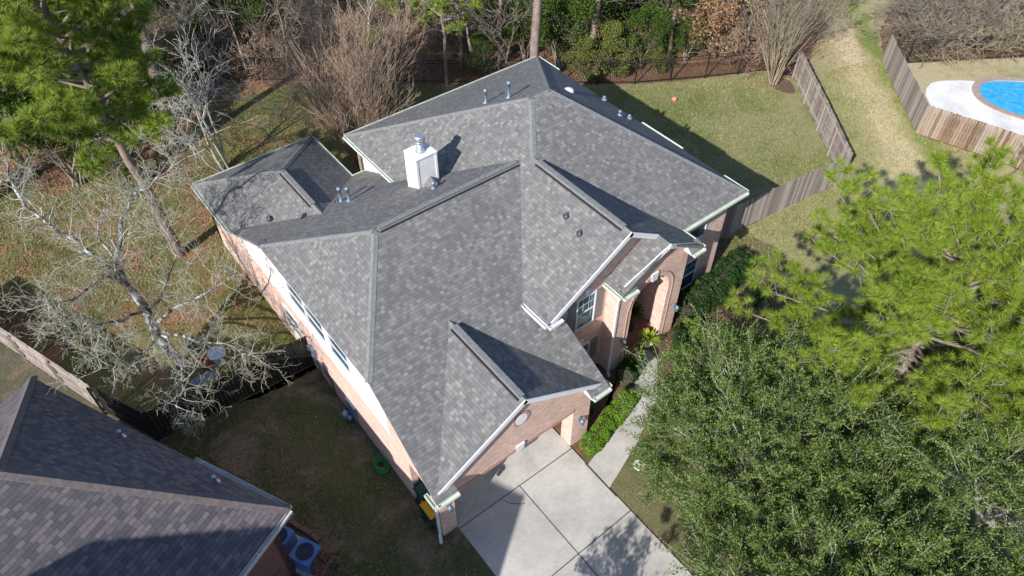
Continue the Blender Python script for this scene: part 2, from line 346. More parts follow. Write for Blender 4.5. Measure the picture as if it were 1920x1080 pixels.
sheet('side_yard_grass', [(5.25, 21.5), at(588, 684), at(301, 828), (-4, 26), (-7, 16), (-3, 4), (-3, -10), (5.8, -10), (5.8, 10.4), (5.25, 12.3)], .008, M['lawn_s'], .0, 4)
sheet('pool_yard_grass', apx((1697, 120), (1837, 112), (2100, 100), (2200, 420), (1980, 335), (1840, 289), (1718, 249)), .008, M['lawn_path'], .04, 5)
dw = MB(); dw.prism([(5.8, -12, -.1), (10.95, -12, -.1), (10.95, 8.34, -.1), (10.99, 12.4, -.1), (5.8, 12.4, -.1)], (0, 0, .15)); tag(dw.build('driveway', M['concrete']), kind='structure')
jn = MB()
for a, b in (((5.8, 10.38), (10.98, 10.38)), ((8.45, -12), (8.45, 10.38)), ((5.8, 7.1), (10.95, 7.2)), ((5.8, 3.9), (10.95, 3.9)), ((10.93, 7.9), (10.93, 9.6))): jn.bar((*a, .054), (*b, .054), .035, .01)
crk = [at(*p, .054) for p in ((944, 937), (952, 942), (962, 944), (978, 945), (985, 943))]
for a, b in zip(crk, crk[1:]): jn.bar(a, b, .02, .01)
tag(jn.build('driveway_joints', M['joint']), kind='structure')
wk = MB(); wk.prism([(p.x, p.y, -.1) for p in apx((1103, 871), (1167, 786), (1190, 735), (1192, 676), (1218, 659), (1232, 676), (1235, 740), (1195, 830), (1143, 915))], (0, 0, .144)); tag(wk.build('walkway', M['concrete']), kind='structure')
sheet('mulch_bed', [(11.85, 12.8), (11.85, 9.9), at(1100, 850)[:2], at(1180, 745)[:2], (15.2, 12.1), (14.4, 12.8)], .02, M['mulch'], .0)
sheet('shrub_bed', apx((1232, 670), (1262, 560), (1330, 520), (1400, 520), (1420, 590), (1380, 640), (1300, 700), (1240, 720)), .012, M['mulch'], .05, 7)
sheet('bare_patch', smooth(apx((1432, 150), (1455, 143), (1484, 152), (1494, 175), (1478, 176), (1452, 168)), 2), .012, M['mulch'], .0, 8)
sheet('front_lawn', apx((1150, 700), (1345, 447), (1400, 440), (1470, 470), (1540, 600), (2100, 700), (1700, 1500), (1300, 1300), (1090, 880)), .008, M['lawn_f'], .15, 9)
# ------------------------------------------------------------------ the big brick house
yr, zr, s6, sB = 18.078, 7.219, .4942, .4974
z1, z2, z7, zl = 3.355, 5.106, 5.218, 3.264
xl, xg, x7, xlw = 4.93, 12.224, 5.137, 5.014
xu, yu, xr, yfu, yj, zj, yk, xkl = 11.259, 26.482, 22.327, 12.913, 12.401, 7.422, 11.78, 14.219
yru, zru, xru, sx = 19.75, 8.42, 17.34, .6433
yw, ywr, xwr, sW, sG, s7 = 29.768, 26.066, 10.914, .5621, .592, .6747
s1 = (zru - z2) / (yru - yfu); s3 = (zru - z2) / (yu - yru); s4 = (zru - z2) / (xr - xru)
yF = lambda z: yr - (zr - z) / s6
yB = lambda z: yr + (zr - z) / sB
xjr = xu + (zj - z2) / sx; xR = xu + 2 * (zj - z2) / sx; xk = (xR + xkl) / 2; zk = z2 + sx * (xk - xkl)
A1 = (x7 + (zr - z7) / s7, yr, zr); A2 = (x7, yB(z7), z7); A3 = (x7, yF(z7), z7); A4 = (xlw, yB(z1), z1); y0 = yF(zl); A5 = (xl, y0, zl); A6 = (xg, y0, zl)
xm = (xl + xg) / 2; zG = zl + sG * (xg - xl) / 2; G1 = (xm, yF(zG), zG); yg = 10.33; G2 = (xm, yg, zG); zgg = zr - s6 * (yr - yg); dgx = (zgg - zl) / sG
Rv = (xu + (zr - z2) / sx, yr, zr); U1 = (xu, yu, z2); U2 = (xr, yu, z2); U3 = (xr, yfu, z2); U5 = (xu + (zru - z2) / sx, yru, zru); U6 = (xru, yru, zru)
U7 = (xu, yB(z2), z2); J0 = (xu, yF(z2), z2); J1 = (xjr, yfu + (zj - z2) / s1, zj); J2 = (xjr, yj, zj); J3 = (xu, yj, z2); J4 = (xR, yfu, z2)
K1 = (xR, yk, z2); K2 = (xkl, yk, z2); K3 = (xk, yk, zk); xq = xu + .42; zq = z2 + sx * .42
xwm = (xlw + xwr) / 2; zw = z1 + sW * (xwm - xlw); W1 = (xlw, yw, z1); W2 = (xwr, yw, z1); W3 = (xwm, ywr, zw); W4 = (xwm, yB(zw), zw); W5 = (xwr, yB(z1), z1)
house = thing('brick_house', 'large pink brick house with grey shingled hip roof and white chimney at the centre', 'house', (13, 18, 0))
faces = {
 'F6': [A1, A3, A5, (xl + .8, y0, zl), (xl + .8, yg, zgg), (xl + dgx, yg, zgg), G1, (xg - dgx, yg, zgg), (xg - .8, yg, zgg), (xg - .8, y0, zl), A6, (xg, 12.78, zr - s6 * (yr - 12.78)), (xq, 12.78, zr - s6 * (yr - 12.78)), (xq, yF(zq), zq), Rv],
 'F5': [A1, Rv, (xq, yB(zq), zq), (xq, yB(z1), z1), W5, W4, A4, A2], 'F7': [A1, A2, A3],
 'F2': [U1, U7, Rv, J0, J3, J2, J1, U5], 'F1': [U5, J1, J4, U3, U6], 'F3': [U1, U5, U6, U2], 'F4': [U6, U3, U2],
 'JR': [J1, J2, (xk, yj, zk), K3, K1, J4], 'KL': [K3, (xk, 12.75, zk), (xkl, 12.75, z2), K2],
 'GL': [G1, (xl + dgx, yg, zgg), G2], 'GR': [G1, G2, (xg - dgx, yg, zgg)],
 'WL': [W1, W3, W4, A4], 'WR': [W2, W5, W4, W3], 'WB': [W1, W2, W3]}
rf = MB(); TH = .13; norms = {}
edges = {}
for k, P in faces.items():
    P = [Vector(p) for p in P]; nn = Vector((0, 0, 0))
    for i in range(len(P)): nn += (P[i] - P[0]).cross(P[(i + 1) % len(P)] - P[0])
    if nn.z < 0: P = P[::-1]; nn = -nn
    norms[k] = nn.normalized(); rf.poly(P); rf.poly([p - Vector((0, 0, TH)) for p in P][::-1])
    for i in range(len(P)):
        a, b = P[i], P[(i + 1) % len(P)]; ka = tuple(round(x, 3) for x in a); kb = tuple(round(x, 3) for x in b)
        if (kb, ka) in edges: del edges[(kb, ka)]
        else: edges[(ka, kb)] = (a, b)
dz = Vector((0, 0, TH))
for a, b in edges.values(): rf.poly([a, a - dz, b - dz, b])
roof = rf.build('roof', M['shingle'], house)
# hip and ridge caps
cp_ = MB(); rv = MB()
def cap(a, b, na, nb, wd=.13, lift=.012):
    a = Vector(a); b = Vector(b); d = (b - a).normalized()
    k = max(2, int((b - a).length / .28))
    for n_ in (norms[na], norms[nb]):
        t = d.cross(n_).normalized(); o = norms[nb] if n_ is norms[na] else norms[na]
        if t.dot(o) > 0: t = -t
        up = n_ * lift
        cp_.prism([a + n_ * .002, b + n_ * .002, b + t * wd + n_ * .002, a + t * wd + n_ * .002], up)
cap(A1, A2, 'F7', 'F5'); cap(A1, A3, 'F7', 'F6'); cap(U1, U5, 'F3', 'F2'); cap(U5, J1, 'F2', 'F1'); cap(U5, U6, 'F3', 'F1'); cap(U6, U2, 'F3', 'F4'); cap(U6, U3, 'F1', 'F4'); cap(W1, W3, 'WL', 'WB'); cap(W2, W3, 'WR', 'WB')
cap(J1, J2, 'F2', 'JR', .12); cap(G1, G2, 'GL', 'GR', .12); cap(A1, Rv, 'F6', 'F5', .12); cap(W3, W4, 'WL', 'WR', .12)
cp_.build('ridge_cap', M['cap'], roof)
def rvent(a, b, t0, t1, side):
    a = Vector(a); b = Vector(b); p = a.lerp(b, t0); q = a.lerp(b, t1)
    rv.bar(p + Vector((0, 0, .06)), q + Vector((0, 0, .05)), .19, .035); dk.bar(p + side + Vector((0, 0, .03)), q + side + Vector((0, 0, .03)), .05, .06)
dk = MB()
def rvent2(*a):
    global rv, dk
    rv = MB(); dk = MB(); rvent(*a); rv.build('ridge_vent', M['cap'], roof); dk.build('ridge_vent_shadow', M['vent_shadow'], roof)  # dark bar on one side draws the vent's shadow line
rvent2(A1, Rv, .02, .97, Vector((0, -.16, -.06))); rvent2(J1, J2, .06, .94, Vector((-.16, 0, -.08))); rvent2(G1, G2, .08, .97, Vector((-.16, 0, -.08))); rvent2(W3, W4, .02, .8, Vector((-.16, 0, -.08)))
# walls
def wall_prism(name, pts, ext, mat, parent=house):
    m = MB(); m.prism(pts, ext); return m.build(name, mat, parent)
b = MB()
# left side wall (brick below, siding above)
XL = 5.22
b.prism([(XL, 12.3, 0), (XL, 29.35, 0), (XL, 29.35, z1 + .05), (XL, 25.7, z1 + .05), (XL, 25.6, 2.8), (XL, 13.4, 2.8), (XL, 13.4, zr - s6 * (yr - 13.4) - .12), (XL, 12.3, zr - s6 * (yr - 12.3) - .12)], (.25, 0, 0))
b.prism([(XL, 10.8, 2.45), (XL, 12.3, 2.45), (XL, 12.3, zr - s6 * (yr - 12.3) - .12), (XL, 10.8, zr - s6 * (yr - 10.8) - .12)], (.25, 0, 0))
b.prism([(XL, 29.35, 0), (10.5, 29.35, 0), (10.5, 29.35, z1 + .1), (XL, 29.35, z1 + .1)], (0, -.25, 0))
b.prism([(10.5, 29.1, 0), (10.5, 25.6, 0), (10.5, 25.6, z1 + .1), (10.5, 29.1, z1 + .1)], (-.25, 0, 0))
b.prism([(10.5, 25.6, 0), (11.66, 25.6, 0), (11.66, 25.6, z1 - .03), (10.5, 25.6, z1 - .03)], (0, -.25, 0))
b.prism([(21.9, 13.33, 0), (21.9, 26.05, 0), (21.9, 26.05, z2 + .1), (21.9, 13.33, z2 + .1)], (-.25, 0, 0))
b.prism([(11.9, 26.05, 0), (21.65, 26.05, 0), (21.65, 26.05, z2 + .06), (11.9, 26.05, z2 + .06)], (0, -.25, 0))
b.prism([(18.12, 13.33, 0), (21.65, 13.33, 0), (21.65, 13.33, z2 + .06), (18.12, 13.33, z2 + .06)], (0, .25, 0))
# J gable wall and side walls of the entry
b.prism([(xq + .02, 12.8, 0), (14.52, 12.8, 0), (14.52, 12.8, z2 + .2), (17.9, 12.8, z2 + .2), (xjr, 12.8, zj - .16), (xq + .02, 12.8, zq - .15)], (0, .22, 0))
b.prism([(14.5, 12.6, 0), (14.5, 12.8, 0), (14.5, 12.8, z2 + .02), (14.5, 12.6, z2 + .02)], (.25, 0, 0))
b.prism([(18.12, 12.6, 0), (18.12, 13.33, 0), (18.12, 13.33, z2 + .1), (18.12, 12.6, z2 + .1)], (-.25, 0, 0))
# entry front with arched opening
ax, ar, asp = 16.3, 1.0, 3.4
arch = [(ax + ar * math.cos(t), 12.15, asp + ar * math.sin(t)) for t in [math.pi * i / 14 for i in range(15)]]
b.prism([(18.12, 12.15, 0), (18.12, 12.15, z2 + sx * (xR - 18.12) - .15), (xk, 12.15, zk - .15), (14.5, 12.15, z2 + sx * (14.5 - xkl) - .15), (14.5, 12.15, 0), (ax - ar, 12.15, 0)] + arch[::-1] + [(ax + ar, 12.15, 0)], (0, .45, 0))
b.prism([(14.76, 12.8, 0), (14.76, 15.2, 0), (14.76, 15.2, 4.75), (14.76, 12.8, 4.75)], (-.2, 0, 0)); b.prism([(17.86, 12.6, 0), (17.86, 15.2, 0), (17.86, 15.2, 4.75), (17.86, 12.6, 4.75)], (-.12, 0, 0))
b.prism([(14.6, 15.2, 0), (17.9, 15.2, 0), (17.9, 15.2, 4.75), (14.6, 15.2, 4.75)], (0, .2, 0)); b.prism([(14.76, 12.61, 4.7), (17.74, 12.61, 4.7), (17.74, 15.19, 4.7), (14.76, 15.19, 4.7)], (0, 0, .1))
# garage
gz = lambda x: (zl + sG * min(x - xl, xg - x)) - .15
zb = 2.34
b.prism([(5.22, 10.5, 0), (5.79, 10.5, 0), (5.79, 10.5, zb - .08), (8.4, 10.5, zb), (10.99, 10.5, zb - .08), (10.99, 10.5, 0), (11.8, 10.5, 0), (11.8, 10.5, gz(11.8)), (xm, 10.5, gz(xm)), (5.22, 10.5, gz(5.22))], (0, .55, 0))
b.prism([(11.8, 11.05, 0), (11.8, 12.8, 0), (11.8, 12.8, 4.3), (11.8, 11.05, 3.5)], (-.25, 0, 0))
b.prism([(5.55, 12.3, 0), (11.55, 12.3, 0), (11.55, 12.3, 4.1), (5.55, 12.3, 4.1)], (0, .25, 0))
wall = b.build('wall', M['brick'], house)
# darker brick bands: soldier course over the garage door, arch ring, round-vent ring
bd = MB()
for i in range(46):
    x0 = 5.85 + i * .112; bd.box(x0, x0 + .1, 10.475, 10.499, zb + .02 - .06 * abs(i - 22.5) / 22.5, zb + .2 - .06 * abs(i - 22.5) / 22.5)
bd.build('brick_band', M['brick_dark'], house); bd = MB()
for rr in (ar + .22,):
    for i in range(22):
        t = math.pi * (i + .5) / 22; p = Vector((ax + rr * math.cos(t), 12.13, asp + rr * math.sin(t))); d = Vector((-math.sin(t), 0, math.cos(t))) * .07
        bd.bar(p - d, p + d, .04, .05, (math.cos(t), 0, math.sin(t)))
for x_ in (ax - ar - .22, ax + ar + .22): bd.box(x_ - .02, x_ + .02, 12.12, 12.149, 0.05, asp)
bd.build('brick_band', M['brick_dark'], house); bd = MB()
for i in range(20):
    t = 2 * math.pi * i / 20; p = Vector((xm, 10.485, 4.15)) + Vector((math.cos(t), 0, math.sin(t))) * .34; d = Vector((-math.sin(t), 0, math.cos(t))) * .048
    bd.bar(p - d, p + d, .03, .1, (math.cos(t), 0, math.sin(t)))
bd.build('brick_band', M['brick_dark'], house)
sdg = MB()
sdg.prism([(XL + .01, 13.4, 2.8), (XL + .01, 25.6, 2.8), (XL + .01, 25.6, z1 + .03), (XL + .01, A2[1], z7 + .0), (XL + .01, A3[1], z7 + .0), (XL + .01, 13.4, zr - s6 * (yr - 13.4) - .12)], (.2, 0, 0))
sdg.build('siding', M['siding'], house); sdg = MB()
sdg.prism([(11.66, 21.2, 3), (11.66, 26.05, 3), (11.66, 26.05, z2 + .1), (11.66, 21.2, z2 + .1)], (.24, 0, 0))
sdg.prism([(11.66, 26.05, 0), (11.66, 25.6, 0), (11.66, 25.6, 3), (11.66, 26.05, 3)], (.24, 0, 0))
sdg.build('siding', M['siding'], house)
# garage door
gd = MB(); gd.box(5.95, 10.9, 12.24, 12.298, .05, 2.3)
for i in range(4):
    for j in range(8): gd.box(6.0 + j * .61, 6.52 + j * .61, 12.225, 12.24, .12 + i * .55, .55 + i * .55)
gd.build('garage_door', M['trim'], house)
# porch floor, front door
pf = MB(); pf.box(15.32, 17.28, 12.03, 12.62, -.05, .1); pf.box(14.78, 17.72, 12.62, 15.18, -.05, .1); pf.build('porch_floor', M['brick_red'], house)
fd = MB(); fd.box(15.9, 16.9, 15.12, 15.198, .1, 2.3); fd.box(16.0, 16.38, 15.1, 15.12, .3, 1.0); fd.box(16.46, 16.8, 15.1, 15.12, .3, 1.0); fd.box(16.05, 16.75, 15.1, 15.12, 1.15, 2.15); fd.build('front_door', M['b_dark'], house)
# fascia and rake boards
def rake(a, b, h=.2, off=Vector((0, -.03, 0))):
    a = Vector(a) + off; b = Vector(b) + off; z = Vector((0, 0, .012)); fs = MB(); fs.bar(a + z, b + z, .04, h); fs.build('rake_board', M['trim'], house)
rake(G2, (xl + .2, yg, gz(xl + .2) + .15)); rake(G2, (xg - .2, yg, gz(xg - .2) + .15)); rake(J2, (xu + .1, yj, z2 + sx * .1)); rake(J2, (xk + .02, yj, zk)); rake(K3, (xkl + .25, yk + .25, z2 + sx * .25)); rake(K3, (xR - .25, yk + .25, z2 + sx * .25))
# gutters: open U troughs along the eaves
def gutter(a, b, out, W=.12, H=.11, mat='gutter', par=None):
    m = MB()
    a = Vector(a); b = Vector(b); o = Vector(out).normalized(); d = (b - a).normalized()
    z = Vector((0, 0, -.035)); a = a + z; b = b + z
    def slab(o0, o1, h0, h1): 
        m.hexa([a + o * o0 + Vector((0, 0, h0)), a + o * o1 + Vector((0, 0, h0)), b + o * o1 + Vector((0, 0, h0)), b + o * o0 + Vector((0, 0, h0)), a + o * o0 + Vector((0, 0, h1)), a + o * o1 + Vector((0, 0, h1)), b + o * o1 + Vector((0, 0, h1)), b + o * o0 + Vector((0, 0, h1))])
    slab(0.002, .018, -H, .01); slab(.018, W - .018, -H, -H + .035); slab(W - .018, W + .008, -H, .005)
    for e in (a, b): m.bar(e + d * (.01 if e is a else -.01), e + o * W + d * (.01 if e is a else -.01), .015, H)
    if mat == 'gutter_n':
        k = int((b - a).length / .9)
        for i in range(k): p = a + d * (.3 + i * .9) + Vector((0, 0, .02)); m.bar(p - o * .06, p + o * (W + .01), .03, .02)
    m.build('gutter', M[mat], par or house)
L_, Rr, Ft, Bk = (-1, 0, 0), (1, 0, 0), (0, -1, 0), (0, 1, 0)
gutter(U1, U2, Bk); gutter(U7, U1, L_); gutter(U3, J4, Ft); gutter(K1, (xR, yfu, z2), Rr); gutter((xkl, yk, z2), (xkl, 12.7, z2), L_)
gutter((xkl, yk - .02, z2 - .02), (xkl + .72, yk - .02, z2 - .02), Ft); gutter((xR - .62, yk - .02, z2 - .02), (xR, yk - .02, z2 - .02), Ft)
gutter(W1, W2, Bk); gutter(W2, W5, Rr); gutter(W1, A4, L_); gutter(W5, (xq, yB(z1), z1), Bk)
gutter((xl, y0, zl), (xl + .8, y0, zl), Ft); gutter((xg - .8, y0, zl), (xg, y0, zl), Ft); gutter((xl, y0, zl), (xl, y0 + .55, zl), L_); gutter((xg, y0, zl), (xg, y0 + .3, zl), Rr)
gutter((xr, 16.6, z2 - .01), (xr, 19.1, z2 - .01), Rr, .16); gutter((xr, yfu, z2), (xr, yfu + 1.3, z2), Rr); gutter((xr, yu - 1.6, z2), (xr, yu, z2), Rr)
gutter(J3, J0, L_, mat='trim'); gutter((xu, yj - .02, z2 - .02), (xu + .62, yj - .02, z2 - .02), Ft, mat='trim')
# eave returns (little shingled pads below the rakes)
def pad(x0, x1, yy, z, dep=.36, rise=.2):
    rt = MB(); rt.prism([(x0, yy, z + .0), (x0, yy + dep, z + rise), (x0, yy + dep, z - .12), (x0, yy, z - .12)], (x1 - x0, 0, 0)); rt.build('eave_return', M['shingle'], house)
pad(xkl, xkl + .72, yk, z2 - .02); pad(xR - .62, xR, yk, z2 - .02); pad(xu + .02, xu + .62, yj, z2 - .02)
so = MB(); so.prism([(xl + .8, y0, zl - .14), (xl + .8, yg + .17, zl - .14), (xl + .8, yg + .17, zl + .1)], (.02, 0, 0)); so.build('return_end', M['trim'], house); so = MB(); so.prism([(xg - .82, y0, zl - .14), (xg - .82, yg + .17, zl - .14), (xg - .82, yg + .17, zl + .1)], (.02, 0, 0))
so.build('return_end', M['trim'], house); so = MB(); so.prism([(xR - .64, yk, z2 - .14), (xR - .64, yk + .37, z2 - .14), (xR - .64, yk + .37, z2 + .18)], (.02, 0, 0)); so.build('return_end', M['trim'], house)
# windows
def window(kind, pos, a0, a1, z0, z1_, nx=2, ny=4, gl='glass', shutters=None, key=False, frame=.06, fm='trim'):
    """kind 'f': wall facing -Y at y=pos, a = x ; kind 'l': wall facing -X at x=pos, a = y"""
    def bx(m, a, b_, d0, d1, c, d):
        if kind == 'f': m.box(a, b_, pos - d1, pos - d0, c, d)
        else: m.box(pos - d1, pos - d0, a, b_, c, d)
    f = MB(); bx(f, a0 - frame, a0, 0, .05, z0 - frame, z1_ + frame); bx(f, a1, a1 + frame, 0, .05, z0 - frame, z1_ + frame)
    bx(f, a0, a1, 0, .05, z0 - frame, z0); bx(f, a0, a1, 0, .05, z1_, z1_ + frame); bx(f, a0, a1, .015, .04, (z0 + z1_) / 2 - .025, (z0 + z1_) / 2 + .025)
    for i in range(1, nx): x = a0 + (a1 - a0) * i / nx; bx(f, x - .005, x + .005, .012, .018, (z0 + z1_) / 2, z1_)
    for i in range(1, ny):
        z = (z0 + z1_) / 2 + (z1_ - z0) / 2 * i / ny
        if i * 2 != ny or True: bx(f, a0, a1, .012, .018, z - .005, z + .005)
    fo = f.build('window', M[fm], house); p = MB(); bx(p, a0, a1, .003, .012, z0, z1_); p.build('pane', M[gl], fo)
    if shutters:
        for s0, s1 in shutters:
            s_ = MB(); bx(s_, s0, s1, .0, .03, z0 - .05, z1_ + .05); bx(s_, s0 + .05, s1 - .05, .03, .036, z0 + .03, (z0 + z1_) / 2 - .05); bx(s_, s0 + .05, s1 - .05, .03, .036, (z0 + z1_) / 2 + .05, z1_ - .03)
            s_.build('shutter', M['shutter'], house)
    if key:
        kx = (a0 + a1) / 2; k_ = MB(); k_.prism([(kx - .07, pos, z1_ + frame), (kx + .07, pos, z1_ + frame), (kx + .13, pos, z1_ + frame + .33), (kx - .13, pos, z1_ + frame + .33)], (0, -.06, 0)); k_.build('keystone', M['trim'], house)
window('f', 12.8, 13.02, 13.85, 3.2, 4.78, 3, 2, shutters=((12.55, 12.94), (13.93, 14.3)), key=True)
window('f', 12.8, 12.95, 13.8, .75, 1.9, shutters=((13.9, 14.28),), key=True)
window('f', 13.33, 19.3, 20.6, 3.4, 4.75, 2, 1); window('f', 13.33, 19.4, 20.6, .46, 2.05, 2, 2)
window('l', XL + .01, 18.95, 20.2, 3.75, 4.85, 1, 1); window('l', XL + .01, 17.45, 18.8, 3.75, 4.85, 1, 1); window('l', XL + .01, 15.7, 17.0, 3.75, 4.85, 1, 1); window('l', XL, 20.4, 21.7, .95, 2.2, 1, 1, 'glass_g')
kk = MB(); kk.prism([(8.41, 10.5, zb), (8.67, 10.5, zb), (8.72, 10.5, zb + .33), (8.36, 10.5, zb + .33)], (0, -.07, 0)); kk.build('keystone', M['trim'], house); kk = MB(); kk.prism([(16.24 - .1, 12.15, 4.36), (16.24 + .16, 12.15, 4.36), (16.24 + .2, 12.15, 4.75), (16.24 - .16, 12.15, 4.75)], (0, -.07, 0)); kk.build('keystone', M['trim'], house)
rvn = MB()
rvn.prism([(xm + .24 * math.cos(t), 10.49, 4.15 + .27 * math.sin(t)) for t in [2 * math.pi * i / 24 for i in range(24)]], (0, -.03, 0)); rvn.build('round_vent', M['white_metal'], house)
# downspouts
def spout(pts, mat='gutter'):
    m = MB()
    for a, b_ in zip(pts, pts[1:]): m.bar(a, b_, .09, .07, (0, -1, .01))
    m.build('downspout', M[mat], house)
spout([(14.45, 12.1, z2 - .1), (14.45, 12.1, .15), (14.4, 11.95, .05)], 'trim'); spout([(5.14, 10.55, zl - .1), (5.14, 10.55, .2), (5.02, 10.3, .05)], 'trim')
spout([(11.5, 25.9, z2 - .1), (11.5, 25.9, 3.4)], 'b_tan')
# wall lamps
for x, y, z in ((11.3, 10.47, 1.6), (5.5, 10.47, 2.0), (14.95, 12.12, 1.75), (17.95, 12.12, 1.75)):
    m = MB(); m.box(x - .05, x + .05, y - .02, y + .025, z - .1, z + .12); m.bar((x, y, z + .1), (x, y - .16, z + .16), .03, .03); m.lathe((x, y - .16, z - .16), [(.04, 0), (.075, .02), (.085, .2), (.1, .22), (.03, .3)], 8)
    m.build('wall_lamp', M['metal'], house)
# electric service on the left wall
m = MB(); m.tube([(5.2, 19.3, 0), (5.2, 19.3, 1.3)], .03, 8); m.box(5.1, 5.29, 19.15, 19.5, 1.25, 1.75); m.box(5.08, 5.29, 19.55, 19.7, 1.35, 1.6); m.build('electric_meter', M['metal'], house)
m = MB(); m.box(5.16, 5.29, 18.3, 18.65, .9, 1.5); m.tube([(5.2, 18.2, .05), (5.2, 18.25, .9)], .02, 6); m.tube([(5.22, 18.05, .05), (5.22, 18.15, .6), (5.22, 18.3, 1.0)], .015, 6); m.build('utility_box', M['metal_d'], house)
m = MB(); m.box(5.13, 5.29, 16.2, 16.9, .25, 1.15); m.lathe((4.95, 16.75, .15), [(.1, 0), (.15, .05), (.15, .3), (.08, .38)], 12); m.tube([(5.0, 16.95, .0), (5.0, 16.95, .5), (5.0, 16.6, .55)], .03, 6); m.lathe((5.0, 16.5, .3), [(.04, 0), (.1, .03), (.1, .14), (.03, .18)], 12); m.build('gas_meter', M['metal'], house)
# chimney
cz0 = 5.4; cx0, cx1, cy0, cy1, cz1 = 11.15, 12.06, 20.12, 20.92, 7.52
ch = MB(); ch.box(cx0, cx1, cy0, cy1, cz0, cz1)
chim = ch.build('chimney', M['siding'], roof)
ct = MB()
for x, y in ((cx0, cy0), (cx1, cy0), (cx0, cy1), (cx1, cy1)):
    ct.box(x - (.02 if x == cx0 else .07), x + (.07 if x == cx0 else .02), y - (.02 if y == cy0 else .07), y + (.07 if y == cy0 else .02), cz0, cz1 - .002)
ct.box(cx0 - .035, cx1 + .035, cy0 - .035, cy1 + .035, cz1, cz1 + .045); ct.build('chimney_trim', M['white_metal'], roof)
fl = MB(); fc = (11.62, 20.52, cz1 + .045); fl.lathe(fc, [(.2, 0), (.14, .12), (.13, .14), (.13, .36)], 20); fl.lathe(fc, [(.2, .36), (.2, .4)], 20); fl.lathe(fc, [(.12, .4), (.12, .45)], 20); fl.lathe(fc, [(.205, .45), (.205, .49)], 20); fl.lathe(fc, [(.12, .49), (.12, .54)], 20); fl.lathe(fc, [(.21, .54), (.215, .66), (.19, .72)], 20)
fl.build('flue_cap', M['galv'], roof)
zc = lambda y: zr - sB * (y - yr)
ck = MB(); ck.prism([(11.3, 20.11, zc(20.11) - .05), (11.68, 20.11, 6.52), (12.06, 20.11, zc(20.11) - .05), (11.68, 19.55, zc(19.55))][:3], (0, .004, 0))
apx_ = (11.68, 20.11, 6.56); ft_ = (11.68, 19.45, zc(19.45) + .01)
ck.poly([(11.28, 20.11, zc(20.11)), ft_, apx_]); ck.poly([(12.1, 20.11, zc(20.11)), apx_, ft_]); ck.build('chimney_cricket', M['shingle'], roof)
# vent pipes
def pipe(x, y, zf, h, r_=.055, cap_=True, mat='metal', nm='vent_pipe'):
    m = MB(); z = zf; m.lathe((x, y, z - .08), [(.13, 0), (.13, .1), (r_, .16), (r_, .08 + h)] + ([(r_ + .035, .08 + h), (r_ + .035, .2 + h), (.02, .22 + h)] if cap_ else []), 12); m.build(nm, M[mat], roof)
f3z = lambda y: z2 + s3 * (yu - y)
pipe(16.31, 21.08, f3z(21.08), .62); pipe(15.65, 21.78, f3z(21.78), .52); pipe(9.05, 22.96, zc(22.96), .58); pipe(9.2, 22.49, zc(22.49), .58)
pipe(11.4, 19.42, zc(19.42), .2, .06)
pipe(xjr - .95, 13.9, z2 + sx * (xjr - .95 - xu), .15, .03, False, 'metal_d'); pipe(xjr - .8, 14.8, z2 + sx * (xjr - .8 - xu), .15, .03, False, 'metal_d')
for px, py in ((482, 432), (521, 458), (607, 352), (636, 392)):
    q = at(px, py, 4.4); 
    pl = (z1 + sW * (q.x - xlw)) if px < 500 else zc(q.y)
    pipe(q.x, q.y, pl if px != 521 else z7 + s7 * (q.x - x7), .16, .025, False, 'metal_d')
# vents on the shaded right slope
f4z = lambda x: z2 + s4 * (xr - x)
for px, py, hh, mt in ((1066, 171, .12, 'white_metal'), (1133, 186, .06, 'metal'), (1162, 216, .2, 'metal'), (1180, 221, .06, 'metal')):
    q = at(px, py, 6.5)
    for _ in range(6): q = at(px, py, f4z(q.x))
    if px == 1066:
        m = MB(); m.lathe((q.x, q.y, q.z - .05), [(.24, 0), (.24, .08), (.17, .16), (.05, .19)], 16); m.build('roof_vent', M[mt], roof)
    else: pipe(q.x, q.y, q.z, hh * .6, .04, True, mt)
# ------------------------------------------------------------------ neighbour house
NE = 4.0
C = at(541, 954, NE); D = at(60, 707, NE); d1 = (D - C).normalized(); n1 = Vector((-d1.y, d1.x, 0)); n1 = n1 if n1.x < 0 else -n1
LE = (D - C).length; Ap = C + d1 * LE / 2 + n1 * 3.62; Ap.z = 7.62
nh = thing('neighbouring_house', 'dark red brick house with brown shingle roof and cream gutter at the lower left', 'house', C + n1 * 4)
Rg = Ap + n1 * 12
EC = C + n1 * 18; ED = D + n1 * 18
nr = MB(); tf = [[C, Ap, Rg, EC], [C, D, Ap], [D, ED, Rg, Ap]]
for P in tf:
    P = [Vector(p) for p in P]; nn = (P[1] - P[0]).cross(P[2] - P[0])
    if nn.z < 0: P = P[::-1]
    nr.poly(P); nr.poly([p - Vector((0, 0, .14)) for p in P][::-1])
for a, b_ in ((C, D), (EC, C), (D, ED)): nr.poly([a, b_, b_ - Vector((0, 0, .14)), a - Vector((0, 0, .14))])
nroof = nr.build('roof', M['shingle_n'], nh)
nc = MB()
for a, b_ in ((C, Ap), (D, Ap)):
    for sgn in (1, -1):
        d = (b_ - a).normalized(); t = d.cross(Vector((0, 0, 1))).normalized() * sgn * .17 - Vector((0, 0, .08)); nc.prism([a + Vector((0, 0, .03)), b_ + Vector((0, 0, .03)), b_ + t + Vector((0, 0, .03)), a + t + Vector((0, 0, .03))], (0, 0, .02))
nc.build('ridge_cap', plain('brown_ridge_shingle', (.15, .125, .12), .95, var=.25, scale=8), nroof)
ins = .42
Wc = C + d1 * ins + n1 * ins; Wd = D - d1 * ins + n1 * ins; We = EC + d1 * ins; Wf = ED - d1 * ins
nw = MB()
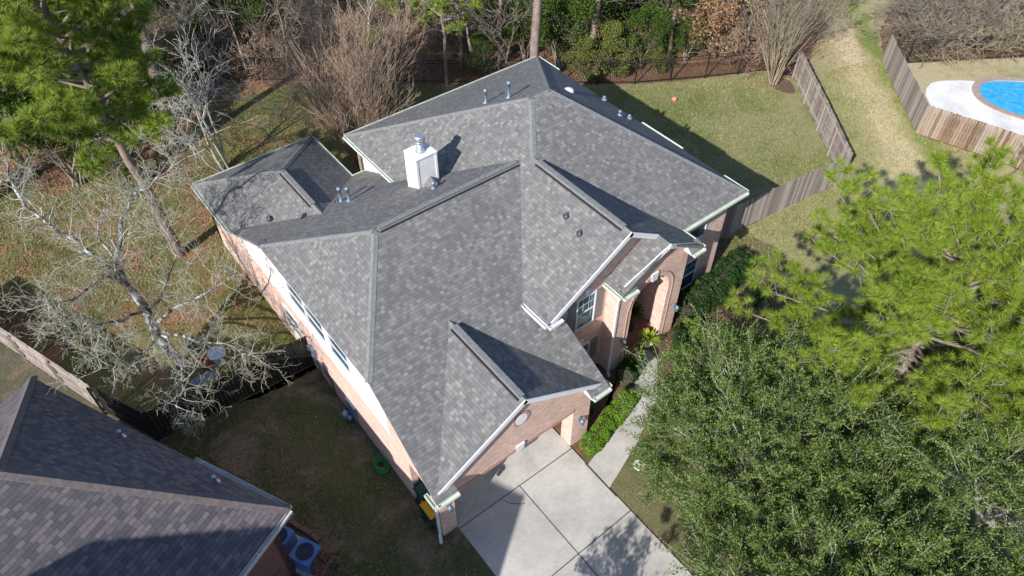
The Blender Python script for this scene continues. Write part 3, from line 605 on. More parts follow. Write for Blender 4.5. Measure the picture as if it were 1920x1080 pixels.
for a, b_, inn in ((Wc, Wd, n1), (We, Wc, d1), (Wf, Wd, -d1)):
    nw.prism([(a.x, a.y, 0), (b_.x, b_.y, 0), (b_.x, b_.y, NE - .05), (a.x, a.y, NE - .05)], inn * .25)
# brick ledge
nw.bar(Wc + n1 * .5 + Vector((0, 0, 1.25 - NE)) - d1 * .06, Wc + n1 * 9 + Vector((0, 0, 1.25 - NE)) - d1 * .06, .14, .12)
nw.build('wall', M['brick_red'], nh)
gutter(C + d1 * 3.7, C, -n1, .13, .12, 'gutter_n', nh); gutter(EC, C, -d1, .13, .12, 'gutter_n', nh)
def nwin(s0, s1, za, zb_):
    f = MB(); o = -d1 * .03; P = lambda s, z: Wc + n1 * s + Vector((0, 0, z - NE)) + o
    for a, b_ in (((s0, za), (s1, za)), ((s0, zb_), (s1, zb_)), ((s0, (za + zb_) / 2), (s1, (za + zb_) / 2))): f.bar(P(*a), P(*b_), .08, .08)
    for s_ in (s0, s1): f.bar(P(s_, za), P(s_, zb_), .08, .1, tuple(-d1))
    fo = f.build('window', M['blue_w'], nh); g_ = MB(); g_.poly([P(s0, za) - o * .6, P(s1, za) - o * .6, P(s1, zb_) - o * .6, P(s0, zb_) - o * .6]); g_.build('pane', M['glass'], fo)
nwin(1.7, 3.0, 1.6, 3.2)
for px, py in ((230, 818), (406, 903)):
    q = at(px, py, 5)
    nn = (Ap - C).cross(D - C); 
    z_ = C.z - (nn.x * (q.x - C.x) + nn.y * (q.y - C.y)) / nn.z
    q = at(px, py, z_); z_ = C.z - (nn.x * (q.x - C.x) + nn.y * (q.y - C.y)) / nn.z; q = at(px, py, z_)
    m = MB(); m.lathe((q.x, q.y, q.z - .1), [(.11, 0), (.11, .1), (.045, .2), (.045, .36), (.065, .36), (.065, .42)], 12); m.build('vent_pipe', M['galv'], nroof)
# unseen taller wing added to this house, shaped to shade the drive and roof
Bq = Vector((-8.5, 4.15, 11.7)); Aq = Bq + d1 * 7.2; Cq = Bq + n1 * 3.2; Dq = Aq + n1 * 3.2
def outw(p, k): c_ = (Aq + Bq + Cq + Dq) / 4; v = p - c_; return p + Vector((math.copysign(1, v.dot(d1)) * d1.x + math.copysign(1, v.dot(n1)) * n1.x, math.copysign(1, v.dot(d1)) * d1.y + math.copysign(1, v.dot(n1)) * n1.y, 0)) * k
tw = MB(); lo = [outw(p, .9) for p in (Aq, Bq, Cq, Dq)]; tw.hexa([(p.x, p.y, 0) for p in lo] + [(p.x, p.y, 8.55) for p in lo]); tw.build('unseen_wing_wall', M['brick_red'], nh)
tr_ = MB(); lo = [outw(p, 1.2) for p in (Aq, Bq, Cq, Dq)]; tr_.hexa([(p.x, p.y, 8.5) for p in lo] + [tuple(p) for p in (Aq, Bq, Cq, Dq)]); tr_.build('unseen_wing_roof', M['shingle_n'], nh)
# ------------------------------------------------------------------ fences
def fence(name, label, pts, mat, group=None, h=1.83, back=1, pw=.14, gap=.012, railmat=None):
    """board fence along pts; back = side on which rails and posts stand (+1 left of travel)"""
    t = thing(name, label, 'fence', pts[0], group); pk = MB(); rl = MB(); rg = random.Random(hash(label) % 99 if False else len(label))
    for a, b_ in zip(pts, pts[1:]):
        a = Vector((a[0], a[1], 0)); b_ = Vector((b_[0], b_[1], 0)); L = (b_ - a).length; d = (b_ - a) / L; s_ = Vector((-d.y, d.x, 0)) * back
        n_ = int(L / (pw + gap))
        for i in range(n_):
            p = a + d * (i * L / n_); q = p + d * pw; hh = h + rg.uniform(-.03, .03); th = s_ * .02; lean = d * rg.uniform(-.01, .01); j = s_ * rg.uniform(0, .006)
            z = Vector((0, 0, 1))
            pk.hexa([p + j + z * .03, q + j + z * .03, q + th + j + z * .03, p + th + j + z * .03, p + lean + j + z * hh, q + lean + j + z * hh, q + th + lean + j + z * hh, p + th + lean + j + z * hh])
        for zz in (.35, .95, 1.6): rl.bar(a + s_ * .05 + Vector((0, 0, zz)), b_ + s_ * .05 + Vector((0, 0, zz)), .045, .09)
        k = max(1, round(L / 2.4))
        for i in range(k + 1):
            p = a.lerp(b_, i / k) + s_ * .1; po = MB(); po.box(p.x - .045, p.x + .045, p.y - .045, p.y + .045, 0, h - .08); po.build('post', railmat or mat, t)
    pk.build('boards', mat, t, uv=False); rl.build('rails', railmat or mat, t, uv=False); return t
cR = at(1578, 342); fence('wooden_fence', 'grey board fence running from the house corner up to the bend, boards facing out', [(22.0, 15.0), cR], M['wood_grey'], back=1)
fence('wooden_fence', 'grey board fence from the bend back to the bare bush, rails showing inside', [cR, at(1535, 245), at(1489, 147)], M['wood_grey'], back=1)
pc = at(1717, 250)
fence('wooden_fence', 'weathered grey board fence on the left side of the pool yard', [at(1652, 115), pc], M['wood_grey'], back=1)
fence('wooden_fence', 'streaky brown board fence in front of the swimming pool', [pc, at(1840, 291), at(2060, 372)], M['wood_brown'], back=1)
fA, fB = at(588, 682), at(301, 826)
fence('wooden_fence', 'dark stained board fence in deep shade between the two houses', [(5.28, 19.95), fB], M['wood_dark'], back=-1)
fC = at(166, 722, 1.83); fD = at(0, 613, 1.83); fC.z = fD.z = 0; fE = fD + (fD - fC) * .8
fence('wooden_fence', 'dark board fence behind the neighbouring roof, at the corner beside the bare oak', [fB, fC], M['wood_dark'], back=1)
fence('wooden_fence', 'sunlit weathered board fence behind the neighbouring roof at the left edge', [fC, fE], M['wood_grey'], back=1)
def iron_fence(label, pts, h=1.6):
    t = thing('iron_fence', label, 'fence', pts[0], 'black iron fences along the woods'); pk = MB(); rl = MB()
    for a, b_ in zip(pts, pts[1:]):
        a = Vector((a[0], a[1], 0)); b_ = Vector((b_[0], b_[1], 0)); L = (b_ - a).length; d = (b_ - a) / L; n_ = int(L / .125)
        for i in range(n_):
            p = a + d * i * L / n_; pk.bar(p + Vector((0, 0, .08)), p + Vector((0, 0, h)), .018, .018, tuple(Vector((-d.y, d.x, 0))))
        for zz in (.18, h - .22, h - .03): rl.bar(a + Vector((0, 0, zz)), b_ + Vector((0, 0, zz)), .03, .035)
        k = max(1, round(L / 2.4))
        for i in range(k):
            p = a.lerp(b_, i / k); po = MB(); po.box(p.x - .035, p.x + .035, p.y - .035, p.y + .035, 0, h + .1); po.build('post', M['black'], t)
    tag(pk.build('pickets', M['black'], t, uv=False), kind=None); rl.build('rails', M['black'], t, uv=False)
iron_fence('black iron picket fence along the woods behind the house', [at(*p) for p in ((230, 150), (480, 152), (834, 157), (1119, 158), (1190, 158), (1322, 147), (1443, 133), (1489, 146))])
iron_fence('black iron picket fence behind the swimming pool', [at(*p) for p in ((1668, 121), (1697, 120), (1837, 112), (2060, 102))])
# ------------------------------------------------------------------ pool
pt = thing('swimming_pool', 'oval blue swimming pool with stone coping in the right-hand yard', 'pool', at(1900, 190))
def ell(cx, cy, rx, ry, n=48, rot=0): return [(cx + rx * math.cos(2 * math.pi * i / n) * math.cos(rot) - ry * math.sin(2 * math.pi * i / n) * math.sin(rot), cy + rx * math.cos(2 * math.pi * i / n) * math.sin(rot) + ry * math.sin(2 * math.pi * i / n) * math.cos(rot)) for i in range(n)]
edge = [at(*p) for p in ((1835, 167), (1842, 157), (1860, 153), (1900, 153), (1960, 158), (2060, 170), (2080, 220), (2000, 235), (1930, 222), (1900, 214), (1870, 203), (1848, 190), (1838, 179))]
cen = sum(edge, Vector()) / len(edge)
E1 = smooth(edge, 3); co = MB(); n_ = len(E1)
for i in range(n_):
    a, b_ = E1[i], E1[(i + 1) % n_]; oa = a + (a - cen).normalized() * .42; ob = b_ + (b_ - cen).normalized() * .42
    co.hexa([(a.x, a.y, .0), (b_.x, b_.y, .0), (ob.x, ob.y, .0), (oa.x, oa.y, .0), (a.x, a.y, .09), (b_.x, b_.y, .09), (ob.x, ob.y, .09), (oa.x, oa.y, .09)][::1])
co.build('coping', M['coping'], pt)
wt = MB(); P = [(p.x, p.y, .03) for p in E1]; a_ = sum(P[i][0] * P[(i + 1) % n_][1] - P[(i + 1) % n_][0] * P[i][1] for i in range(n_)); wt.poly(P if a_ > 0 else P[::-1]); wt.build('water', M['water'], pt)
dk_ = [at(*p) for p in ((1735, 178), (1737, 166), (1746, 156), (1765, 152), (1800, 151), (1835, 153), (1900, 146), (2090, 150), (2100, 330), (1925, 268), (1800, 224), (1752, 212))]
dm = MB(); dm.prism([(p.x, p.y, -.1) for p in dk_], (0, 0, .12)); tag(dm.build('pool_deck', M['deck']), kind='structure')
# ------------------------------------------------------------------ vegetation generators
def rnd_unit(rg, n):
    v = rg.normal(size=(n, 3)); return v / np.linalg.norm(v, axis=1, keepdims=True)
def leaves_at(rg, C, size, aspect=.5, jitter=.0, upbias=.3):
    """one rhombic leaf per centre"""
    n = len(C); C = np.asarray(C) + rg.normal(size=(n, 3)) * jitter; d = rnd_unit(rg, n); nrm = rnd_unit(rg, n); nrm[:, 2] = np.abs(nrm[:, 2]) + upbias
    s_ = np.cross(d, nrm); s_ /= np.linalg.norm(s_, axis=1, keepdims=True) + 1e-9; L = (size * rg.uniform(.6, 1.3, (n, 1)))
    V = np.stack([C - d * L / 2, C + s_ * L * aspect / 2, C + d * L / 2, C - s_ * L * aspect / 2], 1); return V.reshape(-1, 3)
def tufts(rg, C, Dr, nn, length, width, spread=.75):
    """needle tufts: nn thin triangles around each direction"""
    C = np.repeat(np.asarray(C), nn, 0); Dr = np.repeat(np.asarray(Dr), nn, 0); n = len(C)
    d = Dr + rnd_unit(rg, n) * spread; d /= np.linalg.norm(d, axis=1, keepdims=True); L = length * rg.uniform(.7, 1.15, (n, 1))
    s_ = np.cross(d, rnd_unit(rg, n)); s_ /= np.linalg.norm(s_, axis=1, keepdims=True) + 1e-9
    base = C + d * L * .04; tip = C + d * L; tip[:, 2] -= .06 * L[:, 0]
    V = np.stack([base - s_ * width / 2, base + s_ * width / 2, tip], 1); return V.reshape(-1, 3)
def grow(rg, mb, p, d, L, r, depth, o, tips):
    """recursive branch; o: dict(n, ang, ratio, up, wob, kids, minr)"""
    m = o.get('seg', 4) if depth > 0 else max(3, o.get('seg', 4) - 1); P = [p]; rr = [r]; q = p; dd = d; nodes = []
    for i in range(m):
        dd = (dd + Vector(rg.normal(size=3)) * o['wob'] + Vector((0, 0, o['up']))).normalized(); q = q + dd * (L / m); P.append(q); rr.append(max(r * (1 - .75 * (i + 1) / m), o['minr'])); nodes.append((q, dd, rr[-1], (i + 1) / m))
    mb.tube(P, rr, 6 if r > .06 else (4 if r > .025 else 3), cap=False)
    if depth == 0:
        tips.append((P[-1], dd, P)); return
    k = o['kids'][-depth] if isinstance(o['kids'], (list, tuple)) else o['kids']
    for j in range(k):
        t = rg.uniform(o.get('t0', .3), 1) if j else 1.0; i = min(m - 1, int(t * m)); q, dd_, r_, _ = nodes[i]; q = P[i].lerp(P[i + 1], t * m - i) if t < 1 else P[-1]
        ax_ = Vector(rg.normal(size=3)).cross(dd_).normalized(); a = math.radians(rg.uniform(*o['ang'])) * (.5 if j == 0 else 1)
        nd = (Matrix.Rotation(a, 3, ax_) @ dd_); grow(rg, mb, q, nd, L * o['ratio'] * rg.uniform(.75, 1.15), max(r_ * (.8 if j == 0 else .62), o['minr']), depth - 1, o, tips)
def tree_from(name, label, cat, loc, parts, group=None):
    t = thing(name, label, cat, loc, group)
    for nm, me in parts: child_local(nm, me, t)
    return t
def pine_parts(seed, H, rc, z0, nb, tpb, nlen, nn, wd, mat, lean=(0, 0), r0=.2, dens=1.0, btop=None):
    rg = np.random.default_rng(seed); mb = MB(); pts = [Vector((lean[0] * (i / 8), lean[1] * (i / 8), H * i / 8)) + Vector((rg.normal() * .06, rg.normal() * .06, 0)) * (i > 0) for i in range(9)]
    mb.tube(pts, [r0 * (1 - .85 * i / 8) for i in range(9)], 9, cap=False); trunk = mb; br = MB(); Cs = []; Ds = []
    for j in range(nb):
        t = (z0 + (H - z0) * (j + rg.uniform(0, .8)) / nb) / H; t = min(t, .985); i = min(7, int(t * 8)); b0 = pts[i].lerp(pts[i + 1], t * 8 - i)
        f = (t * H - z0) / (H - z0); prof = math.sqrt(max(.04, 1 - (max(0, f - .25) / .78) ** 2)) * (.65 + .35 * min(1, f / .2)); L = rc * prof * rg.uniform(.75, 1.1)
        a = j * 2.4 + rg.uniform(-.4, .4); d = Vector((math.cos(a), math.sin(a), .15 + .5 * f)).normalized(); q = b0; P = [q]
        for k in range(6): d = (d + Vector(rg.normal(size=3)) * .13 + Vector((0, 0, .05))).normalized(); q = q + d * L / 6; P.append(q)
        br.tube(P, [max(.012, .07 * (1 - k / 6.5) * min(1, L / 3)) for k in range(7)], 5, cap=False)
        nt = max(3, int(tpb * L / rc))
        for k in range(nt):
            t2 = rg.uniform(.28, 1); i2 = min(5, int(t2 * 6)); p0 = P[i2].lerp(P[i2 + 1], t2 * 6 - i2); dr = Vector(rg.normal(size=3)); dr.z = abs(dr.z) * .7; dr = (dr.normalized() + d * .5).normalized(); l2 = rg.uniform(.2, .75) * (1.15 - .5 * t2) * min(1, L / 2.5)
            p1 = p0 + dr * l2 + Vector((0, 0, .1 * l2)); br.tube([p0, (p0 + p1) / 2 + Vector((0, 0, -.03)), p1], [.016, .012, .01], 3, cap=False); Cs.append(p1); Ds.append((dr + Vector((0, 0, .55))).normalized())
        Cs.append(P[-1]); Ds.append(d)
    Cs = np.array([tuple(c) for c in Cs]); Ds = np.array([tuple(c) for c in Ds])
    V = tufts(rg, Cs, Ds, nn, nlen, wd, 1.25)
    return [('trunk', trunk.mesh('trunk', M['b_pine'], False)), ('branches', br.mesh('branches', M['b_wood'], False)), ('crown', np_faces('crown', V, 3, mat))]
# ------------------------------------------------------------------ the big pine on the right
bp = at(1595, 830)
tree_from('pine_tree', 'large bright green long-needled pine at the right, beside the live oaks', 'tree', bp, pine_parts(11, 9.8, 5.6, 3.7, 96, 36, .3, 130, .0135, M['needle'], (0.2, -.1), .22))
# ------------------------------------------------------------------ live oaks
def oak_parts(seed, H, rc, mat, nleaf=26, lsize=.085, trunkr=.2, kids=(6, 5, 5), depth=3, spread=(25, 62), bk='b_twig', up=.06, sprays=0):
    rg = np.random.default_rng(seed); tk = MB(); br = MB(); tips = []
    top = Vector((rg.normal() * .15, rg.normal() * .15, H * .3)); tk.tube([(0, 0, 0), top * .5, top], [trunkr, trunkr * .85, trunkr * .7], 9, cap=False)
    nm = 9
    for j in range(nm):
        a = 2 * math.pi * j / nm + rg.uniform(-.3, .3); el = rg.uniform(15, 75); d = Vector((math.cos(a) * math.cos(R(el)), math.sin(a) * math.cos(R(el)), math.sin(R(el))))
        L = rc * .55 * math.cos(R(el)) + H * .42 * math.sin(R(el)); grow(rg, br, top * rg.uniform(.7, 1), d, L, trunkr * .5, depth, dict(kids=kids, ang=spread, ratio=.52, up=up, wob=.13, minr=.006, seg=4), tips)
    if sprays:
        cz = H * .5
        for i in range(sprays):
            zz = 1 - (i + .5) / sprays * 1.45; a = i * 2.39996 + rg.normal() * .12; rr = math.sqrt(max(0, 1 - zz * zz)); lump = 1 + .09 * math.sin(3 * a + 4 * zz + seed) + .07 * math.sin(7 * a - 5 * zz) + rg.normal() * .05
            v = Vector((math.cos(a) * rr * rc, math.sin(a) * rr * rc, zz * H * .48)) * lump; c = Vector((0, 0, cz)) + v
            if c.z < .6: continue
            st = Vector((0, 0, cz)) + v * rg.uniform(.62, .82) - Vector((0, 0, .2)); d = (c - st + Vector(rg.normal(size=3)) * .25 + Vector((0, 0, .35))).normalized()
            grow(rg, br, st, d, (c - st).length * .85, .018, 1, dict(kids=(5,), ang=(20, 55), ratio=.62, up=.1, wob=.16, minr=.006, seg=4, t0=.25), tips)
    cen = []
    for tip, dd, P in tips:
        P = np.array([tuple(p) for p in P]); k = nleaf; t = rg.uniform(0, len(P) - 1.001, k); i = t.astype(int); f = (t - i)[:, None]; cen.append(P[i] * (1 - f) + P[i + 1] * f + rg.normal(size=(k, 3)) * lsize * .8)
    cen = np.concatenate(cen); V = leaves_at(rg, cen, lsize, .45)
    return [('trunk', tk.mesh('trunk', M['b_dark'], False)), ('branches', br.mesh('branches', M[bk], False)), ('crown', np_faces('crown', V, 4, mat))], len(cen)
for i, (px, py, H, rc, lab) in enumerate(((1422, 930, 6.2, 4.4, 'dense live oak beside the front walkway, left one of the live oaks'), (1800, 1010, 6.2, 5.2, 'dense live oak at the lower right corner, under the big pine'), (1530, 1230, 6.0, 4.6, 'dense live oak beside the driveway at the bottom edge'))):
    P_, nl = oak_parts(21 + i, H, rc, M['oakleaf'], 62, .078, kids=(6, 5, 4), sprays=620); tree_from('live_oak_tree', lab, 'tree', at(px, py), P_, 'live oaks on the front lawn')
# ------------------------------------------------------------------ bare oak with lichen on the left
rg = np.random.default_rng(5); tk = MB(); br = MB(); tips = []
O0 = at(352, 690)
def P3(*a): return [at(x, y, z) - O0 for x, y, z in a]
limbs = [P3((352, 690, 0), (300, 640, 1.2), (273, 579, 2.6), (240, 535, 3.6)), P3((240, 535, 3.6), (203, 496, 4.4), (150, 455, 5.2), (95, 424, 5.9), (48, 390, 6.4), (22, 340, 6.8), (5, 290, 7.1)),
         P3((240, 535, 3.6), (215, 490, 4.6), (228, 420, 5.6), (250, 365, 6.4), (283, 343, 6.9), (325, 312, 7.3)), P3((273, 579, 2.6), (300, 560, 3.6), (330, 480, 4.8), (300, 430, 5.8)),
         P3((290, 610, 1.8), (320, 580, 2.9), (385, 550, 4.2), (440, 515, 5.0)), P3((235, 530, 3.7), (190, 520, 4.3), (140, 560, 5.2), (90, 570, 5.8)), P3((273, 579, 2.6), (235, 600, 3.6), (170, 610, 4.4), (110, 620, 5)),
         P3((280, 590, 2.3), (290, 640, 3.4), (250, 680, 4.4), (190, 690, 5)), P3((300, 630, 1.4), (330, 660, 2.6), (345, 720, 3.8), (330, 760, 4.6)), P3((300, 620, 1.5), (370, 640, 2.6), (425, 645, 3.4), (468, 665, 3.9)), P3((215, 490, 4.6), (180, 440, 5.6), (200, 380, 6.3))]
rads = [(.23, .15), (.12, .035), (.11, .035), (.075, .025), (.08, .025), (.065, .022), (.065, .022), (.065, .022), (.055, .02), (.055, .02), (.05, .02)]
o_ = dict(kids=(6, 5, 4), ang=(25, 70), ratio=.57, up=.02, wob=.22, minr=.005, seg=5)
for li, (P, (ra, rb)) in enumerate(zip(limbs, rads)):
    Q = []
    for a, b_ in zip(P, P[1:]):
        for t in (0, .33, .66): Q.append(a.lerp(b_, t) + Vector(rg.normal(size=3)) * (.05 if li else 0))
    Q.append(P[-1]); n_ = len(Q); rr = [ra + (rb - ra) * i / (n_ - 1) for i in range(n_)]
    tk.tube(Q, rr, 7, cap=False)
    if li == 0: continue
    for i in range(2, n_):
        for _ in range(3 if i < n_ - 1 else 4):
            d = (Q[i] - Q[i - 1]).normalized(); ax_ = Vector(rg.normal(size=3)).cross(d).normalized(); nd = Matrix.Rotation(R(rg.uniform(30, 80)), 3, ax_) @ d
            grow(rg, br, Q[i], nd, rg.uniform(.6, 1.3), max(.016, rr[i] * .35), 2, o_, tips)
cen = []
for tip, dd, P in tips:
    for _ in range(3): cen.append(tuple(P[int(rg.integers(1, len(P)))] + Vector(rg.normal(size=3)) * .05))
bud = leaves_at(rg, np.array(cen), .05, .6)
tree_from('oak_tree', 'big bare oak with pale lichen-covered limbs over the left yard', 'tree', O0, [('trunk', tk.mesh('trunk', M['b_oak'], False)), ('branches', br.mesh('branches', M['b_twig'], False)), ('buds', np_faces('buds', bud, 4, M['bud']))])
# ------------------------------------------------------------------ multi-stem bare bushes
def stems_parts(seed, H, rs, n, mat, depth=2, kids=(5, 4), base=.25, minr=.006, r0=.035, wob=.07, ratio=.5, ang=(10, 35), up=.03):
    rg = np.random.default_rng(seed); mb = MB(); tips = []
    for j in range(n):
        a = rg.uniform(0, 2 * math.pi); rr = rs * math.sqrt(rg.uniform(.02, 1)); d = Vector((math.cos(a) * rr, math.sin(a) * rr, H)).normalized(); p = Vector((math.cos(a) * base * rg.uniform(0, 1), math.sin(a) * base * rg.uniform(0, 1), 0))
        grow(rg, mb, p, d, H * rg.uniform(.5, .68), r0 * rg.uniform(.6, 1.1), depth, dict(kids=kids, ang=ang, ratio=ratio, up=up, wob=wob, minr=minr, seg=5, t0=.35), tips)
    return [('stems', mb.mesh('stems', mat, False))]
tree_from('crape_myrtle', 'tall bare reddish-twigged bush growing behind the left of the main roof', 'bush', at(684, 318), stems_parts(31, 8.2, 3.9, 38, M['b_red'], 3, (5, 5, 4), .35, .008, .045, ratio=.5))
tree_from('crape_myrtle', 'tan many-stemmed bare bush at the rear corner of the right lawn', 'bush', at(1448, 156), stems_parts(32, 6.2, 3.0, 34, M['b_tan'], 2, (4, 4), .25, .009, .045, ratio=.5))
# bare small tree behind wing, bare twiggy tree by the pool fence
def bare_parts(seed, H, mat, depth=4, kids=(4, 3, 3, 3), trunkr=.1, spread=(20, 55), minr=.008, ratio=.62, wob=.14, frac=.42, up=.03, lean=(0, 0)):
    rg = np.random.default_rng(seed); mb = MB(); tips = []
    grow(rg, mb, Vector((0, 0, 0)), Vector((lean[0], lean[1], 1)).normalized(), H * frac, trunkr, depth, dict(kids=kids, ang=spread, ratio=ratio, up=up, wob=wob, minr=minr, seg=5, t0=.45), tips)
    return mb, tips, rg
def bare_tree(name, label, loc, **k):
    mb, tips, rg = bare_parts(**k); return tree_from(name, label, 'tree', loc, [('branches', mb.mesh('branches', k['mat'], False))])
tree_from('bare_tree', 'pale crooked bare tree with several stems behind the rear wing of the roof', 'tree', at(424, 318), stems_parts(44, 8.2, 1.9, 6, M['b_twig'], 3, (6, 5, 4), .3, .0105, .075, .2, .55, (25, 65), .02))
bare_tree('bare_tree', 'thin bare tree in front of the brown pool fence', at(1885, 340), seed=42, H=3.8, mat=M['b_wood'], kids=(6, 5, 4), depth=3, trunkr=.05, minr=.007)
bare_tree('bare_tree', 'little bare white tree at the right edge behind the pool', at(1930, 130), seed=43, H=4, mat=M['b_twig'], kids=(6, 5, 4), depth=3, trunkr=.05)
# ------------------------------------------------------------------ left pines (T1 crown visible, T2 trunk crossing)
q = at(120, 67, 11.5); b0 = at(338, 477)
tree_from('pine_tree', 'tall pine whose bright green crown fills the upper left, leaning trunk', 'tree', b0, pine_parts(12, 15.5, 3.7, 6.6, 74, 34, .4, 70, .022, M['needle_d'], ((q.x - b0.x) * 1.5, (q.y - b0.y) * 1.4), .26))
b1 = at(330, 285); q1 = at(242, 0, 8.2)
tree_from('pine_tree', 'tall pine with a bare straight trunk crossing the upper left', 'tree', b1, pine_parts(13, 22, 3.2, 15.5, 26, 14, .3, 30, .02, M['needle_d'], ((q1.x - b1.x) * 22 / 8.2 + .2, (q1.y - b1.y) * 22 / 8.2), .3))
b3 = at(60, 330)
tree_from('pine_tree', 'pine standing at the left edge with a ragged green crown', 'tree', b3, pine_parts(14, 11, 3.4, 3.0, 64, 28, .36, 66, .026, M['needle_d'], (-.3, .3), .22))
# ------------------------------------------------------------------ woods behind: prototypes, then copies
def leafy_parts(seed, H, rc, mat, n=9000, ls=.13, nb=7, lobes=16):
    rg = np.random.default_rng(seed); mb = MB(); tips = []
    for j in range(nb):
        a = rg.uniform(0, 6.28); d = Vector((math.cos(a) * .35, math.sin(a) * .35, 1)).normalized(); grow(rg, mb, Vector((rg.normal() * .1, rg.normal() * .1, 0)), d, H * .5, .07, 2, dict(kids=(4, 4), ang=(20, 60), ratio=.6, up=.04, wob=.14, minr=.01, seg=4), tips)
    cen = []
    for l in range(lobes):
        a = rg.uniform(0, 6.28); z = rg.uniform(.12, 1); rr = rc * math.sqrt(1 - min(.96, (z - .35) ** 2 * 2)) * rg.uniform(.25, .85); c = np.array([math.cos(a) * rr, math.sin(a) * rr, z * H * .92]); s_ = rg.uniform(.35, .75) * rc * .55
        k = n // lobes; v = rnd_unit(rg, k) * (rg.uniform(.45, 1.05, (k, 1))) * s_; cen.append(c + v * np.array([1, 1, .75]))
    k = n // 5; t = np.array([tuple(tp[0]) for tp in tips]); cen.append(t[rg.integers(0, len(t), k)] + rg.normal(size=(k, 3)) * .22)
    cen = np.concatenate(cen); cen = cen[cen[:, 2] > .05]
    return [('branches', mb.mesh('branches', M['b_wood'], False)), ('crown', np_faces('crown', leaves_at(rg, cen, ls, .55), 4, mat))]
def place(name, cat, group, parts_list, spots):
    protos = []
    for i, (px, py, s_, lab) in enumerate(spots):
        k = i % len(parts_list); rz = (i * 2.1) % 6.28; loc = at(px, py)
        if i < len(parts_list):
            t = tree_from(name, lab, cat, loc, parts_list[k], group); t.rotation_euler = (0, 0, rz); t.scale = (s_, s_, s_); protos.append(t)
        else: copy_tree(protos[k], loc, rz, s_, lab)
ev = [leafy_parts(51, 5, 2.2, M['evergreen']), leafy_parts(52, 4.2, 2.0, M['olive']), leafy_parts(53, 6, 2.1, M['evergreen'])]
place('evergreen_shrub', 'shrub', 'evergreen understory shrubs in the woods', ev, [
 (150, 345, 1.25, 'dark leafy evergreen below the left pine crown'), (235, 345, .7, 'small olive leafy shrub between the left pine and the rear wing'), (40, 215, 1.1, 'dark evergreen at the left edge of the woods'),
 (1048, 128, 1.1, 'dark evergreen right beside the grey pine trunk behind the roof'), (1150, 140, .85, 'olive leafy shrub leaning on the iron fence behind the roof'), (1105, 98, 1.1, 'dark evergreen second row back, behind the olive shrub at the fence'),
 (1200, 128, .8, 'dark green evergreen pressed to the fence left of the brown-leaved tree'), (1100, 150, .7, 'olive shrub at the fence just right of the roof corner'), (1245, 95, 1.0, 'tall dark evergreen behind the fence, under the bright pine'),
 (1285, 115, .6, 'low dark evergreen clump in front of the brown-leaved tree'), (1232, 135, .45, 'low olive clump at the fence below the dark evergreens'), (1050, 45, 1.2, 'dark evergreen far back behind the grey pine trunk'),
 (985, 110, .85, 'dark evergreen just left of the grey pine trunk'), (925, 70, .9, 'olive tree in the woods left of the grey pine trunk'), (1180, 55, 1.2, 'dark evergreen far back at the top middle'),
 (300, 235, .75, 'dark evergreen in shade behind the crossing pine trunk'), (100, 245, .9, 'olive leafy tree inside the left pine grove'), (540, 75, .9, 'dark evergreen in the woods above the reddish bush, left side'),
 (680, 55, 1.0, 'dark evergreen in the woods directly above the reddish bush'), (770, 30, .9, 'olive tree behind the young pine in the rear woods'), (420, 95, .9, 'dark evergreen among the bare trees at the upper left'),
 (1330, 40, 1.0, 'dark evergreen behind the brown-leaved tree'), (1130, 5, 1.1, 'olive tree at the very top right of the grey pine trunk'), (1310, -5, 1.2, 'dark evergreen at the top edge above the brown leaves'),
 (-20, 380, .8, 'dark evergreen at the left edge below the pines'), (860, -10, 1.1, 'olive tree at the top edge behind the young pine'), (1240, -20, 1.2, 'dark evergreen at the top edge behind the bright pine'), (20, 120, 1.1, 'dark evergreen in the top left corner of the woods'),
 (350, 140, .7, 'low dark evergreen at the fence above the pale crooked tree'), (490, 100, .8, 'olive bush in the dark woods left of the reddish bush'), (620, 20, 1.0, 'dark evergreen at the top edge over the reddish bush'), (720, 125, .6, 'low dark evergreen at the fence right of the reddish bush'), (905, 140, .5, 'small olive shrub at the fence left of the grey trunk'), (330, 20, 1.0, 'dark evergreen at the top edge right of the crossing pine'), (230, 150, .9, 'olive shrub beside the crossing pine trunk'), (180, 40, 1.1, 'dark evergreen at the top left behind the pines'), (480, -20, 1.1, 'olive tree at the top edge left of the reddish bush'), (820, 80, .8, 'dark evergreen directly behind the young pine')])
place('evergreen_tree', 'tree', 'big evergreen trees at the left of the woods', [leafy_parts(55, 11, 3.6, M['evergreen'], 15000, .17, 7, 26)], [(-60, 130, 1.1, 'big evergreen tree beyond the left edge of the woods'), (-170, 260, 1.1, 'big evergreen tree beyond the left edge beside the pines'), (70, 20, 1.0, 'big dark evergreen tree in the top left corner behind the pines'), (190, -40, 1.1, 'big evergreen tree beyond the top edge above the crossing trunk'), (-30, -40, 1.1, 'big evergreen tree beyond the top left corner'), (300, 60, .62, 'dark evergreen tree right of the crossing pine trunk'), (400, -10, .7, 'dark evergreen tree at the top edge above the pale crooked tree'), (520, 50, .55, 'dark evergreen tree deep in the woods left of the reddish bush'), (660, -30, .7, 'dark evergreen tree at the top edge over the reddish bush'), (780, 40, .5, 'dark evergreen tree left behind the young pine')])
br_p = [leafy_parts(61, 5.4, 2.2, M['brownleaf'], 4200, .19)]
place('brown_leaved_tree', 'tree', 'trees keeping dead brown leaves', br_p, [(1335, 105, .95, 'tree full of pale brown dead leaves behind the right lawn'), (1385, 50, .75, 'smaller brown-leaved tree nearer the bare tan bush'), (1140, 62, .5, 'small brown-leaved sapling among the evergreens')])
yp = [pine_parts(71, 6.8, 2.3, 2.6, 30, 12, .27, 34, .03, M['needle_d'], (0, 0), .11), pine_parts(72, 8.2, 2.5, 4.2, 30, 12, .28, 34, .035, M['needle'], (.2, 0), .13)]
